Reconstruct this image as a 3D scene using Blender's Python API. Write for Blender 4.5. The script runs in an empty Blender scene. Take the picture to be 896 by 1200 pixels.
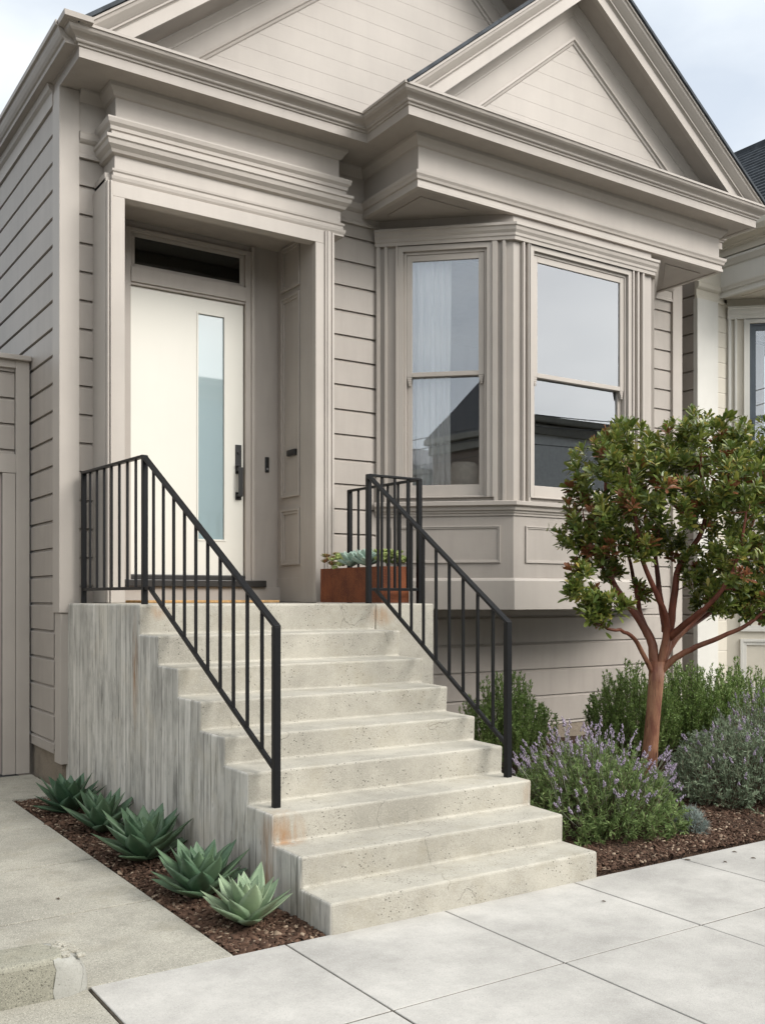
import bpy, bmesh, math, random
import numpy as np
from mathutils import Vector, Matrix
R_ = math.radians
random.seed(7)
rng = np.random.default_rng(11)

# ------------------------------------------------------------------ camera, sky, sun, exposure
# All coordinates below are survey units with z = 0 at eye level; K turns them into metres.
K, EYE = 0.88, 1.62
GZ = -EYE                                    # ground level in survey units
sc = bpy.context.scene
C = sc.collection
cd = bpy.data.cameras.new('camera')
cam = bpy.data.objects.new('camera', cd); C.objects.link(cam)
cd.sensor_fit = 'VERTICAL'; cd.sensor_height = 24.0; cd.lens = 24.0*1164/1200
cd.shift_y = 100/1200; cd.clip_start = 0.05; cd.clip_end = 2000
cam.location = (0, 0, EYE*K)
cam.rotation_euler = (R_(90), 0, -math.atan2(.5534, .8332))
sc.camera = cam

SUN_EL, SUN_AZ = R_(36), math.atan2(-.80, .42)         # direction towards the sun: front, right of the house
w = bpy.data.worlds.new('World'); sc.world = w; w.use_nodes = True
nt = w.node_tree; nt.nodes.clear()
sky = nt.nodes.new('ShaderNodeTexSky'); sky.sky_type = 'NISHITA'; sky.sun_disc = False
sky.sun_elevation = SUN_EL; sky.sun_rotation = math.pi/2 - SUN_AZ
sky.air_density = 1.0; sky.dust_density = 2.0; sky.ozone_density = 1.0
tc = nt.nodes.new('ShaderNodeTexCoord')
mp = nt.nodes.new('ShaderNodeMapping'); mp.inputs['Scale'].default_value = (1, 1, 2.6)
nz = nt.nodes.new('ShaderNodeTexNoise'); nz.inputs['Scale'].default_value = 2.2; nz.inputs['Detail'].default_value = 7
nz.inputs['Roughness'].default_value = .55
rp = nt.nodes.new('ShaderNodeValToRGB')
rp.color_ramp.elements[0].position = .33; rp.color_ramp.elements[0].color = (.66, .66, .66, 1)
rp.color_ramp.elements[1].position = .62; rp.color_ramp.elements[1].color = (.96, .96, .96, 1)
mx = nt.nodes.new('ShaderNodeMix'); mx.data_type = 'RGBA'
mx.inputs['B'].default_value = (4.7, 5.05, 5.35, 1)
bg = nt.nodes.new('ShaderNodeBackground'); bg.inputs['Strength'].default_value = .12
ow = nt.nodes.new('ShaderNodeOutputWorld')
L = nt.links.new
# glow added to the overcast round the sun, brightening the front window's reflection
dt = nt.nodes.new('ShaderNodeVectorMath'); dt.operation = 'DOT_PRODUCT'
dt.inputs[1].default_value = (math.cos(SUN_EL)*math.cos(SUN_AZ), math.cos(SUN_EL)*math.sin(SUN_AZ), math.sin(SUN_EL))
L(tc.outputs['Generated'], dt.inputs[0])
gr = nt.nodes.new('ShaderNodeValToRGB'); gr.color_ramp.interpolation = 'EASE'
gr.color_ramp.elements[0].position = .45; gr.color_ramp.elements[0].color = (0, 0, 0, 1)
gr.color_ramp.elements[1].position = .97; gr.color_ramp.elements[1].color = (1, 1, 1, 1)
L(dt.outputs['Value'], gr.inputs['Fac'])
cl = nt.nodes.new('ShaderNodeMix'); cl.data_type = 'RGBA'; cl.inputs['A'].default_value = (5.05, 5.3, 5.5, 1); cl.inputs['B'].default_value = (18, 17.9, 17.6, 1)
L(gr.outputs['Color'], cl.inputs['Factor']); n2 = nt.nodes.new('ShaderNodeTexNoise'); n2.inputs['Scale'].default_value = 4.5; n2.inputs['Detail'].default_value = 6; L(mp.outputs['Vector'], n2.inputs['Vector'])
r2 = nt.nodes.new('ShaderNodeValToRGB'); r2.color_ramp.elements[0].position = .36; r2.color_ramp.elements[0].color = (.92, .93, .94, 1)
r2.color_ramp.elements[1].position = .60; r2.color_ramp.elements[1].color = (1.06, 1.06, 1.05, 1); L(n2.outputs['Fac'], r2.inputs['Fac'])
ml = nt.nodes.new('ShaderNodeMix'); ml.data_type = 'RGBA'; ml.blend_type = 'MULTIPLY'; ml.inputs['Factor'].default_value = 1
L(cl.outputs['Result'], ml.inputs['A']); L(r2.outputs['Color'], ml.inputs['B']); L(ml.outputs['Result'], mx.inputs['B'])
L(tc.outputs['Generated'], mp.inputs['Vector']); L(mp.outputs['Vector'], nz.inputs['Vector'])
L(nz.outputs['Fac'], rp.inputs['Fac']); L(rp.outputs['Color'], mx.inputs['Factor'])
L(sky.outputs['Color'], mx.inputs['A']); L(mx.outputs['Result'], bg.inputs['Color']); L(bg.outputs['Background'], ow.inputs['Surface'])

sl = bpy.data.lights.new('sun', 'SUN'); sl.energy = 1.5; sl.angle = R_(27); sl.color = (1, .965, .92)
so = bpy.data.objects.new('sun', sl); C.objects.link(so); so.location = (8, -10, 20)
sd = Vector((math.cos(SUN_EL)*math.cos(SUN_AZ), math.cos(SUN_EL)*math.sin(SUN_AZ), math.sin(SUN_EL)))
so.rotation_euler = sd.to_track_quat('Z', 'Y').to_euler()
vs = sc.view_settings
sc.display_settings.display_device = 'sRGB'
vs.view_transform = 'Standard'; vs.look = 'None'; vs.gamma = 1; vs.use_curve_mapping = False; vs.exposure = 0.76
sc.cycles.max_bounces = 6; sc.cycles.transparent_max_bounces = 12

# ------------------------------------------------------------------ helpers
def W(p): return (p[0]*K, p[1]*K, (p[2]+EYE)*K)

def tag(o, label=None, cat=None, group=None, kind=None):
    if label: o['label'] = label
    if cat: o['category'] = cat
    if group: o['group'] = group
    if kind: o['kind'] = kind
    return o

def root(name, loc, label, cat, group=None):
    o = bpy.data.objects.new(name, None); C.objects.link(o); o.location = W(loc); o.empty_display_size = .1
    return tag(o, label, cat, group)

def rootloc(p):
    v = Vector((0, 0, 0))
    while p is not None: v += Vector(p.location); p = p.parent
    return v

class MB:
    """collects polygons in survey units; build() links them as one mesh"""
    def __init__(s): s.v = []; s.f = []; s.m = []; s.mi = 0
    def add(s, vs, fs):
        b = len(s.v); s.v += [tuple(map(float, v)) for v in vs]
        for f in fs: s.f.append([b+i for i in f]); s.m.append(s.mi)
    def box(s, x0, x1, y0, y1, z0, z1):
        s.add([(x, y, z) for z in (z0, z1) for y in (y0, y1) for x in (x0, x1)],
              [(0,2,3,1),(4,5,7,6),(0,1,5,4),(2,6,7,3),(0,4,6,2),(1,3,7,5)])
    def prism(s, poly, z0, z1, fn=lambda a, b, c: (a, b, c)):
        n = len(poly)
        s.add([fn(a, b, z0) for a, b in poly]+[fn(a, b, z1) for a, b in poly],
              [list(range(n))[::-1], list(range(n, 2*n))]+[(i, (i+1) % n, n+(i+1) % n, n+i) for i in range(n)])
    def sweep(s, path, prof, fn=lambda a, b, c: (a, b, c), ends='perp'):
        """profile of (d, c), d measured to the right of the direction of travel, mitred at corners"""
        P = [np.array(p, float) for p in path]; n = len(P)
        nr = []
        for i in range(n-1):
            t = P[i+1]-P[i]; t /= np.linalg.norm(t); nr.append(np.array([t[1], -t[0]]))
        M = []
        for i in range(n):
            if i in (0, n-1):
                q = nr[0] if i == 0 else nr[-1]
                M.append(q if ends == 'perp' else np.array([1/q[0], 0]))
            else: M.append((nr[i-1]+nr[i])/(1+nr[i-1].dot(nr[i])))
        k = len(prof); vs = []
        for i in range(n):
            for d, c in prof:
                q = P[i]+M[i]*d; vs.append(fn(q[0], q[1], c))
        fs = []
        for i in range(n-1):
            for j in range(k):
                a = i*k+j; b = i*k+(j+1) % k; fs.append((a, b, b+k, a+k))
        fs.append(list(range(k))[::-1]); fs.append([(n-1)*k+j for j in range(k)])
        s.add(vs, fs)
    def tube(s, pts, rad, sides=6, cap=True):
        P = [np.array(p, float) for p in pts]; n = len(P); vs = []; fs = []
        if not hasattr(rad, '__len__'): rad = [rad]*n
        ref = np.array([.31, .17, .93])
        for i in range(n):
            t = P[min(i+1, n-1)]-P[max(i-1, 0)]; t = t/(np.linalg.norm(t)+1e-9)
            a = np.cross(t, ref); a /= np.linalg.norm(a)+1e-9; b = np.cross(t, a)
            for j in range(sides):
                th = 2*math.pi*j/sides; vs.append(P[i]+rad[i]*(a*math.cos(th)+b*math.sin(th)))
        for i in range(n-1):
            for j in range(sides):
                a = i*sides+j; b = i*sides+(j+1) % sides; fs.append((a, b, b+sides, a+sides))
        if cap: fs += [list(range(sides))[::-1], [(n-1)*sides+j for j in range(sides)]]
        s.add(vs, fs)
    def bar(s, a, b, wd, ht):
        """rectangular bar between two points"""
        a = np.array(a, float); b = np.array(b, float); t = (b-a)/np.linalg.norm(b-a)
        up = np.array([0, 0, 1.]) if abs(t[2]) < .95 else np.array([0, 1., 0])
        r = np.cross(t, up); r /= np.linalg.norm(r); u = np.cross(r, t)
        vs = [p+r*sx*wd/2+u*sz*ht/2 for p in (a, b) for sx, sz in ((-1,-1),(1,-1),(1,1),(-1,1))]
        s.add(vs, [(0,1,2,3),(7,6,5,4),(0,4,5,1),(1,5,6,2),(2,6,7,3),(3,7,4,0)])
    def build(s, name, mats, parent=None, bevel=0, seg=2, smooth=False, nrm=True):
        me = bpy.data.meshes.new(name); off = rootloc(parent) if parent else Vector((0, 0, 0))
        me.from_pydata([Vector(W(v))-off for v in s.v], [], s.f)
        if not isinstance(mats, (list, tuple)): mats = [mats]
        for m in mats: me.materials.append(m)
        if len(mats) > 1: me.polygons.foreach_set('material_index', s.m)
        if nrm:
            bm = bmesh.new(); bm.from_mesh(me); bmesh.ops.recalc_face_normals(bm, faces=bm.faces); bm.to_mesh(me); bm.free()
        o = bpy.data.objects.new(name, me); C.objects.link(o)
        if parent: o.parent = parent
        if bevel:
            b = o.modifiers.new('bevel', 'BEVEL'); b.width = bevel*K; b.segments = seg; b.limit_method = 'ANGLE'; b.angle_limit = R_(35)
        if smooth: me.polygons.foreach_set('use_smooth', [True]*len(me.polygons))
        return o

def npmesh(name, V, Fs, mats, parent=None, smooth=False, mi=None):
    """V (n,3) survey units, Fs list of (m,k) index arrays"""
    me = bpy.data.meshes.new(name)
    V = np.asarray(V, float).copy(); V[:, 2] += EYE; V *= K
    if parent: V -= np.array(rootloc(parent))
    me.vertices.add(len(V)); me.vertices.foreach_set('co', V.ravel())
    tot = sum(f.size for f in Fs); me.loops.add(tot)
    me.loops.foreach_set('vertex_index', np.concatenate([f.ravel() for f in Fs]).astype(np.int32))
    st = []; ln = []; c = 0
    for f in Fs:
        m, k = f.shape; st.append(c+np.arange(m)*k); ln.append(np.full(m, k)); c += m*k
    st = np.concatenate(st).astype(np.int32); me.polygons.add(len(st)); me.polygons.foreach_set('loop_start', st)
    if not isinstance(mats, (list, tuple)): mats = [mats]
    for m in mats: me.materials.append(m)
    if mi is not None: me.polygons.foreach_set('material_index', np.asarray(mi, np.int32))
    if smooth: me.polygons.foreach_set('use_smooth', np.ones(len(st), bool))
    me.update(calc_edges=True); me.validate()
    o = bpy.data.objects.new(name, me); C.objects.link(o)
    if parent: o.parent = parent
    return o

# ------------------------------------------------------------------ materials
def hexc(h):
    c = [int(h[i:i+2], 16)/255 for i in (0, 2, 4)]
    return tuple((x/12.92 if x <= .04045 else ((x+.055)/1.055)**2.4) for x in c)+(1,)
class NT:
    def __init__(s, name):
        s.m = bpy.data.materials.new(name); s.m.use_nodes = True; s.t = s.m.node_tree
        s.b = s.t.nodes['Principled BSDF']; s.out = s.t.nodes['Material Output']
        s.co = s.n('ShaderNodeTexCoord').outputs['Object']
    def n(s, t, **k):
        x = s.t.nodes.new(t)
        for a, v in k.items(): setattr(x, a, v)
        return x
    def l(s, a, b): s.t.links.new(a, b)
    def mapped(s, sx, sy, sz):
        m = s.n('ShaderNodeMapping'); m.inputs['Scale'].default_value = (sx, sy, sz); s.l(s.co, m.inputs['Vector']); return m.outputs['Vector']
    def noise(s, scale, detail=4, rough=.55, vec=None, dist=0):
        x = s.n('ShaderNodeTexNoise'); x.inputs['Scale'].default_value = scale; x.inputs['Detail'].default_value = detail
        x.inputs['Roughness'].default_value = rough; x.inputs['Distortion'].default_value = dist
        s.l(vec if vec else s.co, x.inputs['Vector']); return x.outputs['Fac']
    def vor(s, scale, vec=None, feat='F1', out='Distance'):
        x = s.n('ShaderNodeTexVoronoi', feature=feat); x.inputs['Scale'].default_value = scale
        s.l(vec if vec else s.co, x.inputs['Vector']); return x.outputs[out]
    def ramp(s, fac, p0, p1, c0=(0,0,0,1), c1=(1,1,1,1), extra=()):
        x = s.n('ShaderNodeValToRGB'); e = x.color_ramp.elements
        e[0].position = p0; e[0].color = c0; e[1].position = p1; e[1].color = c1
        for p, c in extra: q = e.new(p); q.color = c
        s.l(fac, x.inputs['Fac']); return x.outputs['Color']
    def mix(s, fac, a, b, mode='MIX'):
        x = s.n('ShaderNodeMix', data_type='RGBA', blend_type=mode)
        for i, v in (('Factor', fac), ('A', a), ('B', b)):
            if isinstance(v, (int, float, tuple)): x.inputs[i].default_value = v
            else: s.l(v, x.inputs[i])
        return x.outputs['Result']
    def math(s, op, a, b=None):
        x = s.n('ShaderNodeMath', operation=op)
        for i, v in ((0, a), (1, b)):
            if v is None: continue
            if isinstance(v, (int, float)): x.inputs[i].default_value = v
            else: s.l(v, x.inputs[i])
        return x.outputs[0]
    def bump(s, h, strength, dist=.01, prev=None):
        x = s.n('ShaderNodeBump'); x.inputs['Strength'].default_value = strength; x.inputs['Distance'].default_value = dist
        s.l(h, x.inputs['Height'])
        if prev: s.l(prev, x.inputs['Normal'])
        return x.outputs['Normal']
    def done(s, col=None, rough=None, nrm=None, spec=.5, metal=0):
        b = s.b
        for k, v in (('Base Color', col), ('Roughness', rough), ('Normal', nrm)):
            if v is None: continue
            if isinstance(v, (int, float, tuple)): b.inputs[k].default_value = v
            else: s.l(v, b.inputs[k])
        b.inputs['Specular IOR Level'].default_value = spec; b.inputs['Metallic'].default_value = metal
        return s.m
def sh(c, k): return tuple(min(1, x*k) for x in c[:3])+(1,)

def paint(name, c, rough=.52, var=.085, dirt=.14, bump=.4):
    t = NT(name)
    a = t.noise(1.3, 4); b = t.noise(1, 4, .6, t.mapped(6, 6, 55))       # broad fading, brush strokes
    d = t.noise(1, 5, .65, t.mapped(9, 9, 1.1))                          # runs of grime
    col = t.mix(t.ramp(a, .3, .7), sh(c, 1-var), sh(c, 1+var))
    col = t.mix(t.math('MULTIPLY', t.math('SUBTRACT', 1, t.ramp(d, .36, .56)), dirt), col, sh(c, .55))
    n1 = t.bump(b, bump, .0012); n2 = t.bump(t.noise(170, 3), .12, .0012, n1)
    return t.done(col, rough, n2, .4)

TAUPE = (.350, .314, .278, 1)
M = {}
M['taupe'] = paint('taupe_paint', TAUPE)
M['taupe_flat'] = paint('taupe_board_paint', (.392, .354, .314, 1), dirt=.07, var=.08)
M['cream'] = paint('cream_paint', (.54, .50, .42, 1), dirt=.05)
M['white'] = paint('white_paint', (.56, .545, .50, 1), dirt=.04)
M['door'] = paint('door_paint', (.65, .63, .565, 1), .42, .02, .02, .05)
M['inner'] = paint('interior_plaster', (.55, .53, .5, 1), .8)

def concrete(name, c, pits=.0, speck=.25, stain=.2, rust=(), formed=False, joints=False, fine=60):
    t = NT(name)
    a = t.noise(1.6, 8, .68); b = t.noise(fine, 4, .7); c2 = t.noise(7, 5, .6)
    col = t.mix(t.ramp(a, .36, .64), sh(c, .76), sh(c, 1.12))
    col = t.mix(t.math('MULTIPLY', t.ramp(c2, .5, .75), stain), col, sh(c, .62))
    s1 = t.vor(330, None, 'F1', 'Color'); sx = t.n('ShaderNodeSeparateColor'); t.l(s1, sx.inputs[0])
    col = t.mix(t.math('MULTIPLY', t.ramp(sx.outputs[0], .80, .92), speck), col, sh(c, .45))
    col = t.mix(t.math('MULTIPLY', t.ramp(sx.outputs[1], .84, .95), speck), col, sh(c, 1.45))
    n = t.bump(b, .35, .002); n = t.bump(c2, .3, .006, n)
    if pits:
        vp = t.vor(48, t.mapped(1, 1, 1)); wh = t.noise(4.5, 2)
        hole = t.math('MULTIPLY', t.math('SUBTRACT', 1, t.ramp(vp, .11, .20)), t.ramp(wh, .46, .58))
        vp2 = t.vor(150); hole2 = t.math('MULTIPLY', t.math('SUBTRACT', 1, t.ramp(vp2, .14, .24)), t.ramp(t.noise(9, 2), .47, .6))
        hole = t.math('MAXIMUM', hole, hole2)
        col = t.mix(t.math('MULTIPLY', hole, pits), col, sh(c, .22))
        n = t.bump(t.math('SUBTRACT', 1, hole), .6, .006, n)
    if pits or joints:
        ce = t.n('ShaderNodeTexVoronoi', feature='DISTANCE_TO_EDGE'); ce.inputs['Scale'].default_value = 1.15 if joints else 1.7
        va = t.n('ShaderNodeVectorMath', operation='ADD'); nn_ = t.n('ShaderNodeTexNoise'); nn_.inputs['Scale'].default_value = 6; nn_.inputs['Detail'].default_value = 6; t.l(t.co, nn_.inputs['Vector'])
        vm = t.n('ShaderNodeVectorMath', operation='SCALE'); vm.inputs['Scale'].default_value = .22; t.l(nn_.outputs['Color'], vm.inputs[0]); t.l(t.co, va.inputs[0]); t.l(vm.outputs[0], va.inputs[1]); t.l(va.outputs[0], ce.inputs['Vector'])
        ck = t.math('MULTIPLY', t.ramp(ce.outputs['Distance'], .0, .004, (1,1,1,1), (0,0,0,1)), t.ramp(t.noise(1.9, 3), .60 if joints else .54, .66 if joints else .60))
        col = t.mix(t.math('MULTIPLY', ck, .75), col, sh(c, .3)); n = t.bump(t.math('SUBTRACT', 1, ck), .5, .004, n)
        gr_ = t.noise(3.1, 7, .72); col = t.mix(t.math('MULTIPLY', t.ramp(gr_, .52, .70), .42), col, (c[0]*.72, c[1]*.68, c[2]*.58, 1))
        n = t.bump(t.noise(26, 6, .7), .35, .006, n)
    if formed:
        # board marks: every board has its own tone, grain and bleed lines
        sep = t.n('ShaderNodeSeparateXYZ'); t.l(t.co, sep.inputs[0])
        wob = t.math('MULTIPLY', t.math('SUBTRACT', t.noise(1, 2, .5, t.mapped(1, 5, 1.2)), .5), .03)
        yb = t.math('MULTIPLY', t.math('ADD', sep.outputs['Y'], t.math('MULTIPLY', wob, .25)), 1/.088)
        idb = t.math('FLOOR', yb); frb = t.math('FRACT', yb)
        wn = t.n('ShaderNodeTexWhiteNoise', noise_dimensions='1D'); t.l(idb, wn.inputs['W'])
        cmb = t.n('ShaderNodeCombineXYZ'); t.l(t.math('MULTIPLY', wn.outputs['Value'], 37), cmb.inputs[0])
        def shifted(sy, sz):
            c3 = t.n('ShaderNodeCombineXYZ'); t.l(t.math('MULTIPLY', wn.outputs['Value'], 37), c3.inputs[0])
            t.l(t.math('MULTIPLY', sep.outputs['Y'], sy), c3.inputs[1]); t.l(t.math('MULTIPLY', sep.outputs['Z'], sz), c3.inputs[2]); return c3.outputs[0]
        tone = t.ramp(wn.outputs['Value'], 0, 1, sh(c, .80), sh(c, 1.12)); col = t.mix(.75, col, tone)
        blot = t.noise(1, 6, .65, shifted(7, 3.6)); col = t.mix(t.math('MULTIPLY', t.ramp(blot, .44, .62), .68), col, sh(c, .50))
        pale = t.noise(1, 5, .6, shifted(15, 1.5)); col = t.mix(t.math('MULTIPLY', t.ramp(pale, .52, .64), .75), col, (c[0]*1.25, c[1]*1.25, c[2]*1.27, 1))
        grain = t.noise(1, 4, .7, shifted(55, 2.2)); col = t.mix(t.math('MULTIPLY', t.ramp(grain, .50, .68), .24), col, sh(c, .45))
        drip = t.noise(1, 4, .65, shifted(27, 2.2), .15); col = t.mix(t.math('MULTIPLY', t.ramp(drip, .59, .68), .7), col, sh(c, .24))
        edge = t.math('MINIMUM', frb, t.math('SUBTRACT', 1, frb))
        ln = t.ramp(edge, .015, .07); lm_ = t.math('MULTIPLY', t.math('SUBTRACT', 1, ln), t.ramp(t.noise(1, 3, .6, t.mapped(1, 20, 1.6)), .42, .62))
        col = t.mix(t.math('MULTIPLY', lm_, .8), col, sh(c, .26))
        mk = t.vor(1, t.mapped(1, 19, 6)); col = t.mix(t.math('MULTIPLY', t.math('SUBTRACT', 1, t.ramp(mk, .05, .10)), .5), col, sh(c, .15))
        warm = t.ramp(t.noise(1.6, 5, .7), .5, .72); col = t.mix(t.math('MULTIPLY', warm, .38), col, (c[0]*.86, c[1]*.76, c[2]*.58, 1))
        n = t.bump(wn.outputs['Value'], .6, .006, n); n = t.bump(ln, .6, .004, n); n = t.bump(grain, .5, .004, n); n = t.bump(blot, .35, .008, n)
    for (x, y, z, r, dz, st) in rust:
        v = t.n('ShaderNodeVectorMath', operation='SUBTRACT'); v.inputs[1].default_value = W((x, y, z-dz/2)); t.l(t.co, v.inputs[0])
        v2 = t.n('ShaderNodeVectorMath', operation='MULTIPLY'); v2.inputs[1].default_value = (1/(r*K), 1/(r*K), 2/(dz*K)); t.l(v.outputs[0], v2.inputs[0])
        ln2 = t.n('ShaderNodeVectorMath', operation='LENGTH'); t.l(v2.outputs[0], ln2.inputs[0])
        m = t.ramp(ln2.outputs['Value'], .2, 1.25, (1,1,1,1), (0,0,0,1))
        m = t.math('MULTIPLY', m, t.ramp(t.noise(1, 4, .6, t.mapped(32, 32, 5)), .32, .62))
        col = t.mix(t.math('MULTIPLY', m, st), col, (.30, .150, .055, 1))
    return t.done(col, .88, n, .25)

STEP = (.40, .378, .322, 1)
rust = [(2.50, 4.74, -1.12, .15, .30, .95), (2.44, 4.76, -1.17, .10, .80, .9), (4.25, 4.74, -1.12, .11, .26, .6), (2.43, 6.80, -.05, .07, .95, .8), (4.45, 6.72, -.05, .16, .20, .6), (2.56, 6.76, -.04, .13, .14, .5)]
M['step'] = concrete('step_concrete', STEP, .85, .35, .25, rust)
M['formed'] = concrete('board_formed_concrete', (.54, .515, .46, 1), 0, .12, .2, rust, True)
M['walk_new'] = concrete('sidewalk_concrete', (.42, .405, .375, 1), .0, .28, .34)
M['walk_old'] = concrete('walkway_concrete', (.335, .318, .268, 1), .0, .8, .7, joints=True)
M['kerbc'] = concrete('kerb_block_concrete', (.26, .25, .20, 1), .4, .8, .9)
M['patch'] = concrete('patching_mortar', (.30, .295, .265, 1), .2, .2, .2)
M['found'] = concrete('foundation_concrete', (.24, .20, .155, 1), .5, .4, .6)
M['asphalt'] = concrete('asphalt', (.055, .055, .056, 1), 0, .5, .2)

def simple(name, c, rough=.5, metal=0, spec=.5, bump=0, scale=80, var=.12):
    t = NT(name); n = t.noise(scale, 4)
    col = t.mix(t.ramp(t.noise(scale*.1+1, 4), .3, .7), sh(c, 1-var), sh(c, 1+var))
    return t.done(col, rough, t.bump(n, bump, .002) if bump else None, spec, metal)
M['iron'] = simple('black_painted_iron', (.005, .0052, .006, 1), .45, 0, .22, .25, 160)
M['black'] = simple('black_metal', (.014, .014, .014, 1), .35)
M['bronze'] = simple('bronze_threshold', (.02, .018, .016, 1), .4)
M['shingle'] = simple('dark_shingle', (.055, .062, .07, 1), .85, 0, .2, .8, 90, .35)
M['flash'] = simple('weathered_flashing', (.10, .10, .095, 1), .7)
M['darkframe'] = simple('dark_sash_paint', (.06, .075, .09, 1), .4)
M['mat'] = simple('coir', (.42, .26, .12, 1), .95, 0, .1, 1, 300, .3)
M['wood'] = simple('wood_floor', (.16, .09, .045, 1), .5)
M['seat'] = simple('window_seat_fabric', (.62, .58, .5, 1), .9, 0, .1, .6, 200)
M['grit'] = simple('joint_grit', (.055, .047, .036, 1), .95, 0, .1, 1, 150, .5)
M['soil'] = simple('potting_soil', (.035, .024, .016, 1), .95, 0, .1, 1, 120, .4)

t = NT('corten_steel')
c = t.mix(t.ramp(t.noise(3.2, 6, .65), .3, .7), (.07, .020, .010, 1), (.22, .064, .022, 1))
c = t.mix(t.ramp(t.noise(1, 5, .6, t.mapped(14, 14, 3)), .45, .75), c, (.075, .020, .011, 1))
c = t.mix(t.math('MULTIPLY', t.ramp(t.noise(140, 2), .55, .7), .4), c, (.40, .15, .05, 1))
M['corten'] = t.done(c, .78, t.bump(t.noise(120, 4), .4, .002), .3)

def glass(name, tint=(1, 1, 1, 1), refl=.34, rough=.0):
    t = NT(name); t.t.nodes.remove(t.b)
    tr = t.n('ShaderNodeBsdfTransparent'); tr.inputs[0].default_value = tint
    gl = t.n('ShaderNodeBsdfGlossy'); gl.inputs['Roughness'].default_value = rough; gl.inputs[0].default_value = (.93, .96, 1, 1)
    wob = t.bump(t.noise(1.6, 1), .06, .004); t.l(wob, gl.inputs['Normal'])
    fr = t.n('ShaderNodeFresnel'); fr.inputs['IOR'].default_value = 1.5
    f = t.math('MINIMUM', t.math('ADD', fr.outputs[0], refl), 1)
    mxs = t.n('ShaderNodeMixShader'); t.l(f, mxs.inputs[0]); t.l(tr.outputs[0], mxs.inputs[1]); t.l(gl.outputs[0], mxs.inputs[2])
    t.l(mxs.outputs[0], t.out.inputs['Surface']); return t.m
M['glass'] = glass('window_glass', (1, 1, 1, 1), .15)
M['glass_dark'] = glass('transom_glass', (.35, .38, .36, 1), .02)
t = NT('frosted_reflection_glass')
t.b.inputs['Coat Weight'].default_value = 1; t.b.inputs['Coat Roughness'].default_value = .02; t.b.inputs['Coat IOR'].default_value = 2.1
M['frost_reflection'] = t.done((.24, .32, .335, 1), .35, None, .5)  # teal-grey reflection of the house opposite is painted into the base colour

t = NT('sheer_curtain'); t.t.nodes.remove(t.b)
df = t.n('ShaderNodeBsdfDiffuse'); df.inputs[0].default_value = (.92, .92, .89, 1)
tl = t.n('ShaderNodeBsdfTranslucent'); tl.inputs[0].default_value = (.8, .8, .78, 1)
m_ = t.n('ShaderNodeMixShader'); m_.inputs[0].default_value = .12; t.l(df.outputs[0], m_.inputs[1]); t.l(tl.outputs[0], m_.inputs[2]); t.l(m_.outputs[0], t.out.inputs['Surface'])
M['curtain'] = t.m

def leafmat(name, c0, c1, c2=None, trans=.25, rough=.45, spec=.4, p=.5):
    t = NT(name); g = t.n('ShaderNodeNewGeometry'); ex = ()
    if c2: ex = ((.86, c1), )
    col = t.ramp(g.outputs['Random Per Island'], 0.05, .97, c0, c2 or c1, ex)
    col = t.mix(.35, col, t.mix(t.noise(40, 3), sh(c0, .7), sh(c1, 1.2)))
    t.done(col, rough, None, spec)
    tl = t.n('ShaderNodeBsdfTranslucent'); t.l(col, tl.inputs[0])
    m_ = t.n('ShaderNodeMixShader'); m_.inputs[0].default_value = trans
    t.l(t.b.outputs[0], m_.inputs[1]); t.l(tl.outputs[0], m_.inputs[2]); t.l(m_.outputs[0], t.out.inputs['Surface'])
    return t.m
M['leaf'] = leafmat('arbutus_leaf', (.045, .10, .022, 1), (.25, .275, .058, 1), (.47, .36, .09, 1), .25, .33, .5)
M['leafred'] = leafmat('arbutus_new_leaf', (.16, .06, .03, 1), (.28, .12, .05, 1), None, .25, .4)
M['rosemary'] = leafmat('rosemary_leaf', (.075, .145, .038, 1), (.27, .36, .11, 1), None, .2, .55, .3)
M['lavleaf'] = leafmat('lavender_leaf', (.09, .16, .05, 1), (.25, .32, .12, 1), None, .2, .6, .2)
M['lavgrey'] = leafmat('grey_lavender_leaf', (.13, .175, .11, 1), (.28, .34, .22, 1), None, .2, .6, .2)
M['lavstem'] = leafmat('lavender_stalk', (.18, .20, .14, 1), (.28, .30, .2, 1), None, .1, .7, .2)
M['lavflower'] = leafmat('lavender_flower', (.24, .19, .27, 1), (.50, .43, .52, 1), None, .15, .8, .1)
M['tuft'] = leafmat('silver_grass', (.18, .22, .20, 1), (.32, .37, .34, 1), None, .1, .7, .2)
M['stem'] = simple('woody_stem', (.10, .07, .045, 1), .9)

t = NT('arbutus_bark')
c1 = t.mix(t.ramp(t.noise(1, 6, .65, t.mapped(12, 12, 3)), .38, .62), (.16, .062, .038, 1), (.38, .205, .115, 1))
c1 = t.mix(t.ramp(t.noise(1, 4, .6, t.mapped(30, 30, 6)), .60, .67), c1, (.075, .028, .018, 1))
c2_ = t.mix(t.ramp(t.noise(1, 5, .6, t.mapped(12, 12, 4)), .35, .7), (.085, .024, .014, 1), (.20, .060, .034, 1))
sz = t.n('ShaderNodeSeparateXYZ'); t.l(t.co, sz.inputs[0])
hz = t.math('ADD', sz.outputs['Z'], t.math('MULTIPLY', t.noise(1, 3, .5, t.mapped(10, 10, 2)), .35))
c = t.mix(t.ramp(hz, 0.0, 1.0), c1, c2_) if False else t.mix(t.math('SMOOTH_MIN', 1, t.math('MULTIPLY', t.math('MAXIMUM', t.math('SUBTRACT', hz, .95), 0), 2.2)), c1, c2_)
M['bark'] = t.done(c, .5, t.bump(t.noise(1, 5, .7, t.mapped(30, 30, 7)), .5, .006), .35)
M['limb'] = M['bark']

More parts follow.
